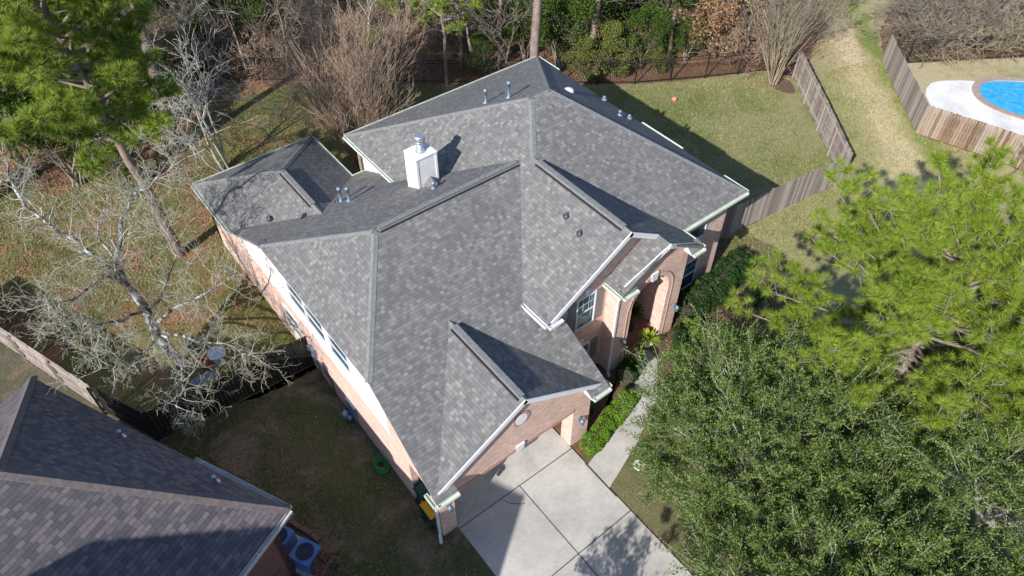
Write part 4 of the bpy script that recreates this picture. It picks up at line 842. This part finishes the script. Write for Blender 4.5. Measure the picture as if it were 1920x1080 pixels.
place('young_pine', 'tree', 'young pines at the edge of the woods', yp, [(838, 158, 1.25, 'young green pine behind the iron fence, above the roof slope'), (1095, 110, .95, 'yellow-green young pine whose top shows right of the grey trunk'), (765, 95, .9, 'young pine in the second row left of the green one'),
 (1250, 112, 1.0, 'bright green young pine in front of the brown-leaved tree'), (1200, -10, 1.0, 'young pine at the top edge of the middle woods')])
tp_ = pine_parts(81, 24, 3, 16, 20, 10, .3, 26, .035, M['needle_d'], (.4, .2), .3)
tp_ = [tp_, pine_parts(82, 23, 2.8, 15.5, 20, 10, .3, 26, .035, M['needle_d'], (-.3, .1), .27)]
place('tall_pine', 'tree', 'tall pines in the woods with crowns above the frame', tp_, [(1001, 175, 1.0, 'grey straight pine trunk rising right behind the rear roof corner'), (1108, 128, .85, 'brown pine trunk wrapped by evergreens right of the roof corner'), (938, 118, .55, 'thin dark trunk left of the grey pine trunk'), (866, 128, .5, 'thin dark trunk just right of the young pine'),
 (-90, 300, 1.0, 'tall pine beyond the left edge shading the yard'), (-200, 480, 1.0, 'tall pine beyond the left edge beside the bare oak'),
 (430, 50, .9, 'pine trunk in the dark woods above the pale crooked tree'), (700, 20, .9, 'pine trunk in the woods over the reddish bush'), (250, -30, 1.0, 'tall pine beyond the top left edge'), (560, -50, 1.0, 'tall pine beyond the top edge above the reddish bush'), (860, 20, .8, 'slim pine trunk in the woods behind the young pine'), (-60, 60, 1.0, 'tall pine beyond the top left corner'), (100, -20, .9, 'tall pine far back at the top left')])
bt = []
for k in range(4):
    mb, tips, rg2 = bare_parts(90 + k, 9 + k, M['b_wood'], 4, (5, 4, 3, 3), .12, (18, 50), .012, .62, .13, .4); bt.append([('branches', mb.mesh('branches', M['b_twig' if k == 1 else 'b_wood'], False))])
names = ['upper left, left of the pale crooked tree', 'above the pale crooked tree', 'directly behind the pale crooked tree', 'left of the reddish bush', 'behind the reddish bush, left side', 'behind the reddish bush, right side', 'between the reddish bush and the young pine', 'right of the young pine', 'left of the grey pine trunk', 'behind the roof ridge', 'far back above the left pines', 'far back top left', 'far back above the crooked tree', 'far back above the reddish bush', 'far back behind the young pine', 'far back near the grey trunk', 'between the pines at the far left', 'top edge over the reddish bush', 'beside the tan bush', 'behind the brown-leaved tree', 'top edge right of the grey trunk', 'deep in the left woods', 'deep in the middle woods', 'deep in the right woods']
sp_ = [(300, 190), (370, 120), (470, 150), (540, 135), (600, 120), (690, 110), (760, 140), (890, 135), (950, 150), (975, 90), (180, 110), (90, 60), (400, 40), (580, 30), (800, 30), (960, 20), (200, 230), (650, -20), (1400, 90), (1330, 0), (1090, -20), (280, 40), (730, -40), (1250, 20)]
place('bare_tree', 'tree', 'bare trees in the woods', bt, [(x, y, .75 + .35 * ((i * 37) % 10) / 10, 'bare grey branching tree ' + names[i]) for i, (x, y) in enumerate(sp_)])
und = [stems_parts(111, 3.0, 2.6, 22, M['b_wood'], 3, (4, 4, 3), .8, .01, .022, .13, .6, (20, 60), 0), stems_parts(112, 2.4, 2.6, 22, M['b_red'], 3, (4, 4, 3), .8, .01, .018, .13, .6, (20, 60), 0)]
usp = [(330, 110), (400, 130), (450, 60), (505, 125), (560, 100), (500, 20), (620, 70), (690, 90), (740, 60), (800, 120), (880, 90), (930, 40), (350, 30), (260, 100), (840, 40), (600, 10), (1000, 60), (1400, 115), (1430, 60), (1360, 20), (1470, 30), (220, 30)]
uw = ['behind the fence at the upper left', 'above the pale crooked tree', 'high above the pale crooked tree', 'at the fence left of the reddish bush', 'behind the left flank of the reddish bush', 'at the top edge left of the reddish bush', 'above the left half of the reddish bush', 'behind the middle of the reddish bush', 'above the right half of the reddish bush', 'at the fence left of the young pine', 'right behind the young pine', 'deep in the woods left of the grey trunk', 'at the top edge right of the crossing pine trunk', 'close behind the crossing pine trunk', 'deep in the woods above the young pine', 'at the top edge over the reddish bush', 'far back left of the grey trunk', 'at the fence left of the tan bush', 'just above the tan bush', 'behind the pale brown leaves', 'at the top edge right of the tan bush', 'at the top edge left of the crossing pine trunk']
place('undergrowth_bush', 'bush', 'bare undergrowth in the rear woods', und, [(x, y, 1.0 + .3 * ((i * 7) % 5) / 5, 'leafless undergrowth bush ' + uw[i]) for i, (x, y) in enumerate(usp)])
# brown thicket at the top right
th = [stems_parts(101, 2.6, 2.4, 26, M['b_wood'], 3, (4, 4, 3), .9, .01, .02, .13, .6, (20, 60), 0), stems_parts(102, 2.2, 2.4, 26, M['b_tan'], 3, (4, 4, 3), .9, .01, .02, .13, .6, (20, 60), 0)]
thp = [(1705, 85), (1745, 95), (1790, 85), (1835, 90), (1880, 80), (1920, 85), (1700, 45), (1750, 50), (1805, 45), (1860, 45), (1910, 40), (1720, 10), (1775, 5), (1830, 5), (1890, 5), (1700, -30), (1780, -35), (1860, -30), (1930, -20), (1545, 60), (1560, 15), (1530, 20)]
row = ['against the pool-side iron fence', 'one row behind the pool-side fence', 'near the top right edge', 'at the top right edge']
place('bare_thicket_bush', 'bush', 'bare brushwood bushes behind the pool', th, [(x, y, 1.15, 'brown bare bush %s, %s in that row' % (row[0 if y > 70 else 1 if y > 30 else 2 if y > -5 else 3], ['first', 'second', 'third', 'fourth', 'fifth', 'sixth'][j])) if i < 19 else (x, y, .8, ['bare brown bush between the tan bush and the trodden path', 'bare brown bush at the top of the trodden path', 'bare brown bush at the top behind the tan bush'][i - 19]) for i, ((x, y), j) in enumerate(zip(thp, [0, 1, 2, 3, 4, 5, 0, 1, 2, 3, 4, 0, 1, 2, 3, 0, 1, 2, 3, 0, 0, 0]))])
ol = [leafy_parts(105, 2.2, 1.6, M['olive'], 3000, .13, 4, 9)]
place('olive_bush', 'bush', 'olive bushes in the brown thicket', ol, [(1775, 28, 1.0, 'green bush showing among the brown thicket behind the pool'), (1900, 20, 1.1, 'olive bush in the thicket near the top right corner'), (1690, 60, .6, 'small olive bush at the left end of the brown thicket'), (1925, 75, .7, 'olive bush behind the iron fence at the right edge')])
# small tree beyond the bottom edge whose shadow lies on the drive
P_, nl = oak_parts(26, 6.2, 1.5, M['oakleaf'], 60, .12, .1, (4, 4, 3)); tree_from('street_tree', 'small leafy tree just outside the bottom edge by the driveway', 'tree', (2.6, 2.4, 0), P_)
# ------------------------------------------------------------------ hedges and shrubs by the house
def hedge(name, label, poly_c, w_, h, mat, n, ls=.055, ends=True, seed=3):
    """rounded hedge along centre points poly_c"""
    rg = np.random.default_rng(seed); P = [Vector((p[0], p[1], 0)) for p in poly_c]; segs = [(a, b_, (b_ - a).length) for a, b_ in zip(P, P[1:])]; T = sum(s_[2] for s_ in segs); C_ = []
    t = thing(name, label, 'hedge' if name == 'hedge' else 'shrub', P[0]); core = MB()
    for a, b_, L in segs:
        k = int(n * L / T); u_ = rg.uniform(-.02, 1.02, k); d = (b_ - a).normalized(); s_ = Vector((-d.y, d.x, 0)); th_ = rg.uniform(0, math.pi, k)
        ex = .55; cx_ = np.sign(np.cos(th_)) * np.abs(np.cos(th_)) ** ex * w_ / 2; cz_ = np.abs(np.sin(th_)) ** ex * h; f = rg.uniform(.86, 1.04, k)
        wob_ = 1 + .07 * np.sin(u_ * L * 5 + th_ * 2) + .05 * np.sin(u_ * L * 13)
        X = np.array(a)[None, :] + u_[:, None] * L * np.array(d)[None, :] + (cx_ * f * wob_)[:, None] * np.array(s_)[None, :]; X[:, 2] = cz_ * f * wob_ + .02; C_.append(X)
        prof = [(-.42 * w_, 0), (-.42 * w_, .7 * h), (-.25 * w_, .86 * h), (.25 * w_, .86 * h), (.42 * w_, .7 * h), (.42 * w_, 0)]
        core.prism([a + s_ * x + Vector((0, 0, z)) for x, z in prof], b_ - a)
    k = n // 12
    for e, s0 in ((P[0], -1), (P[-1], 1)):
        d = (P[1] - P[0] if s0 < 0 else P[-1] - P[-2]).normalized() * s0; v = rnd_unit(rg, k); v[:, 2] = np.abs(v[:, 2]); v = np.sign(v) * np.abs(v) ** .7; X = np.array(e)[None, :] + v * np.array([w_ / 2, w_ / 2, h]) * .98 * rg.uniform(.85, 1, (k, 1)); C_.append(X)
    C_ = np.concatenate(C_)
    core.build('inner_growth', M['b_dark'], t, uv=False); me = np_faces('leaves', leaves_at(rg, C_, ls, .6), 4, mat); link('leaves', me, t); return t
hedge('hedge', 'bright green clipped hedge between the walkway and the garage pillar', [(11.55, 9.98), (13.0, 10.35), at(1178, 752)], .75, .55, M['hedge_b'], 15000, .06)
hedge('round_shrub', 'dark rounded shrub at the foot of the entry wall', [(14.75, 11.45), (15.25, 11.65)], .8, .75, M['hedge_d'], 4500, .06, seed=4)
hedge('hedge', 'long dark glossy hedge under the right front windows', [(19.2, 12.35), (21.0, 12.35), (23.1, 12.75)], 1.3, 1.15, M['hedge_d'], 19000, .07, seed=5)
hedge('round_shrub', 'bright green rounded shrub below the left end of the dark hedge', [(18.4, 11.5), (18.9, 11.35)], .85, .8, M['hedge_b'], 4500, .06, seed=6)
hedge('round_shrub', 'dark green shrub against the right entry pillar', [(17.6, 11.55), (17.9, 11.2)], .95, .85, M['hedge_d'], 4500, .06, seed=7)
hedge('round_shrub', 'yellow-green shrub where the walkway meets the live oak', [(16.95, 10.75), (17.2, 10.3)], .95, .8, M['hedge_b'], 5000, .06, seed=8)
hedge('round_shrub', 'small dark shrub standing in the mulch below the long hedge', [at(1400, 568), at(1412, 565)], .8, .75, M['hedge_d'], 3500, .06, seed=9)
hedge('round_shrub', 'low green shrub in the bed beside the garage wall', [(12.5, 11.2), (12.7, 11.6)], .6, .45, M['hedge_b'], 1500, .05, seed=10)
hedge('round_shrub', 'dry brown shrub at the corner of the air conditioners', [at(600, 1062), at(625, 1075)], .8, .7, M['dryleaf'], 2200, .06, seed=12)
# potted cycad, porch plant
pp = at(1212, 650); pot = thing('potted_plant', 'yellow-green frond plant in a white pot at the entrance', 'plant', pp)
m = MB(); m.lathe((pp.x, pp.y, .1), [(.13, 0), (.19, .06), (.24, .2), (.25, .3), (.22, .3), (.2, .27)], 20); m.build('pot', M['ceramic'], pot)
def fronds(c, n, L, seed, parent, mat, nm='fronds'):
    rg = np.random.default_rng(seed); V = []
    for i in range(n):
        a = rg.uniform(0, 6.28); el = rg.uniform(25, 80); d = np.array([math.cos(a) * math.cos(R(el)), math.sin(a) * math.cos(R(el)), math.sin(R(el))]); p = np.array(c, float); s_ = np.array([-math.sin(a), math.cos(a), 0]); k = 7
        for j in range(k):
            q = p + d * L / k; w0, w1 = .05 * math.sin(math.pi * (j + .3) / (k + .6)) + .01, .05 * math.sin(math.pi * (j + 1.3) / (k + .6)) * (j < k - 1) + .005
            V += [p - s_ * w0, p + s_ * w0, q + s_ * w1, q - s_ * w1]; p = q; d = d + np.array([0, 0, -.13]); d /= np.linalg.norm(d)
    link(nm, np_faces(nm, np.array(V), 4, mat), parent)
fronds((pp.x, pp.y, .38), 34, .6, 1, pot, M['fern'])
p2 = Vector((16.75, 13.2, .1)); pl2 = thing('potted_plant', 'tall leafy plant in the shade inside the entry arch', 'plant', p2); m = MB(); m.lathe((p2.x, p2.y, .1), [(.12, 0), (.17, .25), (.15, .25)], 14); m.tube([(p2.x, p2.y, .3), (p2.x, p2.y, 1.3)], .025, 6); m.build('pot', M['metal_d'], pl2)
fronds((p2.x, p2.y, 1.2), 40, .55, 2, pl2, M['evergreen'])
# ------------------------------------------------------------------ bins, hose, yard objects
def bin_(label, x, y, lid, rz=0):
    t = thing('wheelie_bin', label, 'bin', (x, y, 0)); b_ = MB(); b_.hexa([(x - .21, y - .24, .06), (x + .21, y - .24, .06), (x + .21, y + .24, .06), (x - .21, y + .24, .06), (x - .28, y - .32, 1.0), (x + .28, y - .32, 1.0), (x + .28, y + .32, 1.0), (x - .28, y + .32, 1.0)]); b_.box(x - .3, x + .3, y - .34, y + .34, .95, 1.0); b_.build('body', M['bin_g'], t)
    l = MB(); l.hexa([(x - .31, y - .36, 1.003), (x + .31, y - .36, 1.003), (x + .31, y + .36, 1.003), (x - .31, y + .36, 1.003), (x - .25, y - .28, 1.1), (x + .25, y - .28, 1.1), (x + .25, y + .28, 1.1), (x - .25, y + .28, 1.1)]); l.box(x - .22, x + .22, y + .36, y + .4, 1.0, 1.03); l.build('lid', M[lid], t)
    for s_ in (-.24, .24): w_ = MB(); w_.tube([(x - .33, y + s_, .12), (x - .28, y + s_, .12)], .12, 14); w_.build('wheel', M['black'], t)
bin_('dark green wheelie bin in the gap behind the garage pillar', 5.45, 11.85, 'bin_g'); bin_('green wheelie bin with a yellow lid next to the left garage pillar', 5.3, 11.38 - .2, 'bin_y')
m = MB(); rgh = random.Random(4); hp = []
for i in range(150):
    a = i * .42; rr = .28 + .07 * math.sin(i * .37); hp.append((4.92 + rr * math.cos(a) * .7, 14.1 + rr * math.sin(a), .03 + .0022 * i))
m.tube(hp, .017, 5); m.tube([(4.92 + .45 * math.cos(a) - .35, 13.9 + .42 * math.sin(a) - .1, .03) for a in [i * .25 for i in range(20)]], .014, 5)
tag(m.build('garden_hose', M['hose'], uv=False), 'coiled bright green garden hose on the grass by the left wall', 'hose')
bq = at(1264, 190); bs = bpy.data.meshes.new('ball'); import bmesh
bm = bmesh.new(); bmesh.ops.create_icosphere(bm, subdivisions=3, radius=.14); bm.to_mesh(bs); bm.free(); bs.materials.append(M['orange']); [setattr(p, 'use_smooth', True) for p in bs.polygons]
bo = bpy.data.objects.new('ball', bs); COL.objects.link(bo); bo.location = (bq.x, bq.y, .14); tag(bo, 'small orange ball lying on the right rear lawn', 'ball')
sp0 = MB(); 
for i in range(8):
    t = 2 * math.pi * i / 8; sp0.tube([(bq.x + .141 * math.cos(t) * math.sin(u_), bq.y + .141 * math.sin(t) * math.sin(u_), .14 + .141 * math.cos(u_)) for u_ in [.2 + .3 * j for j in range(9)]], .006, 3)
sm_ = sp0.mesh('seam', M['ceramic'], False); so_ = bpy.data.objects.new('seam', sm_); COL.objects.link(so_); so_.parent = bo; so_.matrix_parent_inverse = Matrix.Translation((-bq.x, -bq.y, -.14))
dq = at(414, 680); m = MB(); m.lathe((dq.x, dq.y, 0), [(.2, 0), (.2, .03), (.03, .06), (.03, .5), (.3, .56), (.36, .6), (.36, .63), (.3, .61)], 28); tag(m.build('round_table', M['blue_w']), 'round pale blue garden table under the bare oak', 'table')
rq = at(391, 684); m = MB(); m.lathe((rq.x, rq.y, 0), [(.15, 0), (.26, .1), (.3, .28), (.27, .28), (.2, .12)], 20); tag(m.build('fire_bowl', M['red']), 'red bowl on the ground left of the blue garden table', 'bowl')
kq = at(370, 665); ck_ = thing('patio_chair', 'dark blue patio chair left of the red bowl under the oak', 'chair', kq)
m = MB(); m.box(kq.x - .25, kq.x + .25, kq.y - .25, kq.y + .25, .4, .45); m.build('seat', M['metal_d'], ck_); m = MB(); m.box(kq.x - .25, kq.x + .25, kq.y + .22, kq.y + .27, .45, .9); m.build('backrest', M['metal_d'], ck_)
for ax_, ay_ in ((-.22, -.22), (.22, -.22), (-.22, .22), (.22, .22)): m = MB(); m.tube([(kq.x + ax_, kq.y + ay_, 0), (kq.x + ax_, kq.y + ay_, .4)], .018, 6); m.build('leg', M['metal_d'], ck_)
tq = at(385, 712); m = MB(); rg3 = random.Random(2)
m.prism([(tq.x + .55 * math.cos(t) * (1 + .2 * math.sin(3 * t)), tq.y + .35 * math.sin(t) * (1 + .2 * math.cos(2 * t)), .02) for t in [2 * math.pi * i / 18 for i in range(18)]], (0, 0, .06)); m.box(tq.x - .3, tq.x + .1, tq.y - .1, tq.y + .15, .08, .2); m.box(tq.x + .05, tq.x + .4, tq.y - .2, tq.y, .08, .16)
tag(m.build('folded_tarpaulin', M['metal']), 'crumpled blue-grey tarpaulin on the ground below the blue table', 'tarpaulin')
dr = at(1198, 873); m = MB(); dt = thing('drain_cover', 'round white drain grate in the grass beside the walkway', 'drain', dr)
n_ = 24
for i in range(n_):
    a, b_ = 2 * math.pi * i / n_, 2 * math.pi * (i + 1) / n_; m.bar((dr.x + .2 * math.cos(a), dr.y + .2 * math.sin(a), .05), (dr.x + .2 * math.cos(b_), dr.y + .2 * math.sin(b_), .05), .045, .05)
m.build('rim', M['ceramic'], dt); m = MB()
for i in range(-3, 4): x_ = i * .05; h_ = math.sqrt(.19 ** 2 - x_ ** 2); m.bar((dr.x + x_, dr.y - h_, .04), (dr.x + x_, dr.y + h_, .04), .018, .03)
m.build('grate', M['ceramic'], dt)
def ac(label, c, rz):
    t = thing('air_conditioner', label, 'air conditioner', c); dx = Vector((math.cos(rz), math.sin(rz), 0)); dy = Vector((-dx.y, dx.x, 0)); S = .38; c = Vector(c)
    b_ = MB(); cs = [c + dx * S * x + dy * S * y for x, y in ((-1, -1), (1, -1), (1, 1), (-1, 1))]; rs_ = [q for i_ in range(4) for q in (cs[i_].lerp(cs[i_ - 1], .1), cs[i_].lerp((cs[i_ - 1] + cs[(i_ + 1) % 4]) / 2, .045), cs[i_].lerp(cs[(i_ + 1) % 4], .1))]; b_.prism([p + Vector((0, 0, .05)) for p in rs_], (0, 0, .75)); b_.build('casing', M['ac'], t)
    f = MB()
    for r_ in (.1, .17, .24, .29):
        for i in range(20):
            a, e = 2 * math.pi * i / 20, 2 * math.pi * (i + 1) / 20; f.bar(c + Vector((r_ * math.cos(a), r_ * math.sin(a), .83)), c + Vector((r_ * math.cos(e), r_ * math.sin(e), .83)), .012, .012)
    f.build('fan_grille', M['metal_d'], t); p_ = MB(); cs2 = [c + dx * .5 * x + dy * .5 * y for x, y in ((-1, -1), (1, -1), (1, 1), (-1, 1))]; p_.prism([p for p in cs2], (0, 0, .05)); p_.build('pad', M['concrete'], t)
    d_ = MB(); d_.lathe((c.x, c.y, .802), [(.3, 0), (.3, .01)], 24); d_.build('fan_recess', M['metal_d'], t)
az = math.atan2(d1.y, d1.x)
a1 = at(522, 1004, .8); ac('blue-grey air conditioner half hidden by the neighbouring eave', (a1.x, a1.y, 0), az); a2 = at(572, 1034, .8); ac('blue-grey air conditioner with round fan in the open by the dry bush', (a2.x, a2.y, 0), az)
# brick edging around the air conditioners
eg = [at(*p) for p in ((505, 968), (525, 972), (545, 978), (565, 990), (585, 1003), (600, 1015))]
for i, (a, b_) in enumerate(zip(eg, eg[1:])):
    m = MB(); d = (b_ - a); m.bar(a + d * .03 + Vector((0, 0, .1)), a + d * .97 + Vector((0, 0, .1)), .16, .12); tag(m.build('edging_brick', M['brick_red']), 'red edging stone by the air conditioners, %s from the neighbouring eave' % ['first', 'second', 'third', 'fourth', 'last'][i], 'edging stone', 'red edging stones')
# leaf heap and stones by the sunlit fence

# ------------------------------------------------------------------ uncountable ground cover: fallen leaves and grass tufts
def scatter(name, mat, quads, n, size, seed, z=.03, blade=False):
    rg = np.random.default_rng(seed); C_ = []
    for q, w_ in quads:
        P = np.array([tuple(at(*p)) for p in q]); k = int(n * w_); u = rg.uniform(0, 1, (k, 1)); v = rg.uniform(0, 1, (k, 1))
        X = (P[0] * (1 - u) + P[1] * u) * (1 - v) + (P[3] * (1 - u) + P[2] * u) * v; C_.append(X)
    X = np.concatenate(C_); keep = ~((X[:, 0] > 5) & (X[:, 0] < 22.2) & (X[:, 1] > 12.4) & (X[:, 1] < 29.6)) & ~((X[:, 0] > 5.6) & (X[:, 0] < 11.2) & (X[:, 1] < 12.4)); X = X[keep]; k = len(X)
    if blade:
        a = rg.uniform(0, 6.28, k); s_ = np.stack([np.cos(a), np.sin(a), 0 * a], 1) * size * .16; tip = X + np.stack([rg.normal(size=k) * .35, rg.normal(size=k) * .35, rg.uniform(.5, 1.2, k)], 1) * size
        V = np.stack([X - s_, X + s_, tip], 1).reshape(-1, 3); me = np_faces(name, V, 3, mat)
    else: X[:, 2] += z + rg.uniform(0, .02, k); me = np_faces(name, leaves_at(rg, X, size, .6, 0, 1.6), 4, mat)
    tag(link(name, me), kind='stuff')
LQ = [([(-40, 640), (-40, 300), (420, 160), (600, 620)], .35), ([(-60, 300), (-60, -30), (1000, -30), (1000, 150)], .35), ([(1000, 150), (1000, -30), (1600, -30), (1500, 130)], .15), ([(1250, 700), (1250, 560), (1420, 540), (1420, 640)], .03), ([(1400, 170), (1400, 130), (1640, 20), (1660, 120)], .04)]
scatter('fallen_leaves', M['dryleaf'], LQ, 30000, .12, 7)
M['blade'] = foliage('grass_blades', [(.1, .13, .03), (.26, .26, .09), (.5, .45, .25)], .2, .5)
GQ = [([(1100, 400), (1100, 165), (1440, 140), (1570, 330)], .3), ([(1345, 450), (1578, 345), (1740, 380), (1420, 640)], .14), ([(1500, 150), (1640, 110), (1860, 330), (1580, 340)], .18), ([(-20, 640), (60, 400), (430, 190), (600, 640)], .2), ([(430, 300), (430, 165), (990, 165), (660, 300)], .1), ([(590, 690), (300, 830), (640, 1080), (900, 1080)], .08)]
scatter('grass_tufts', M['blade'], GQ, 90000, .11, 8, blade=True)
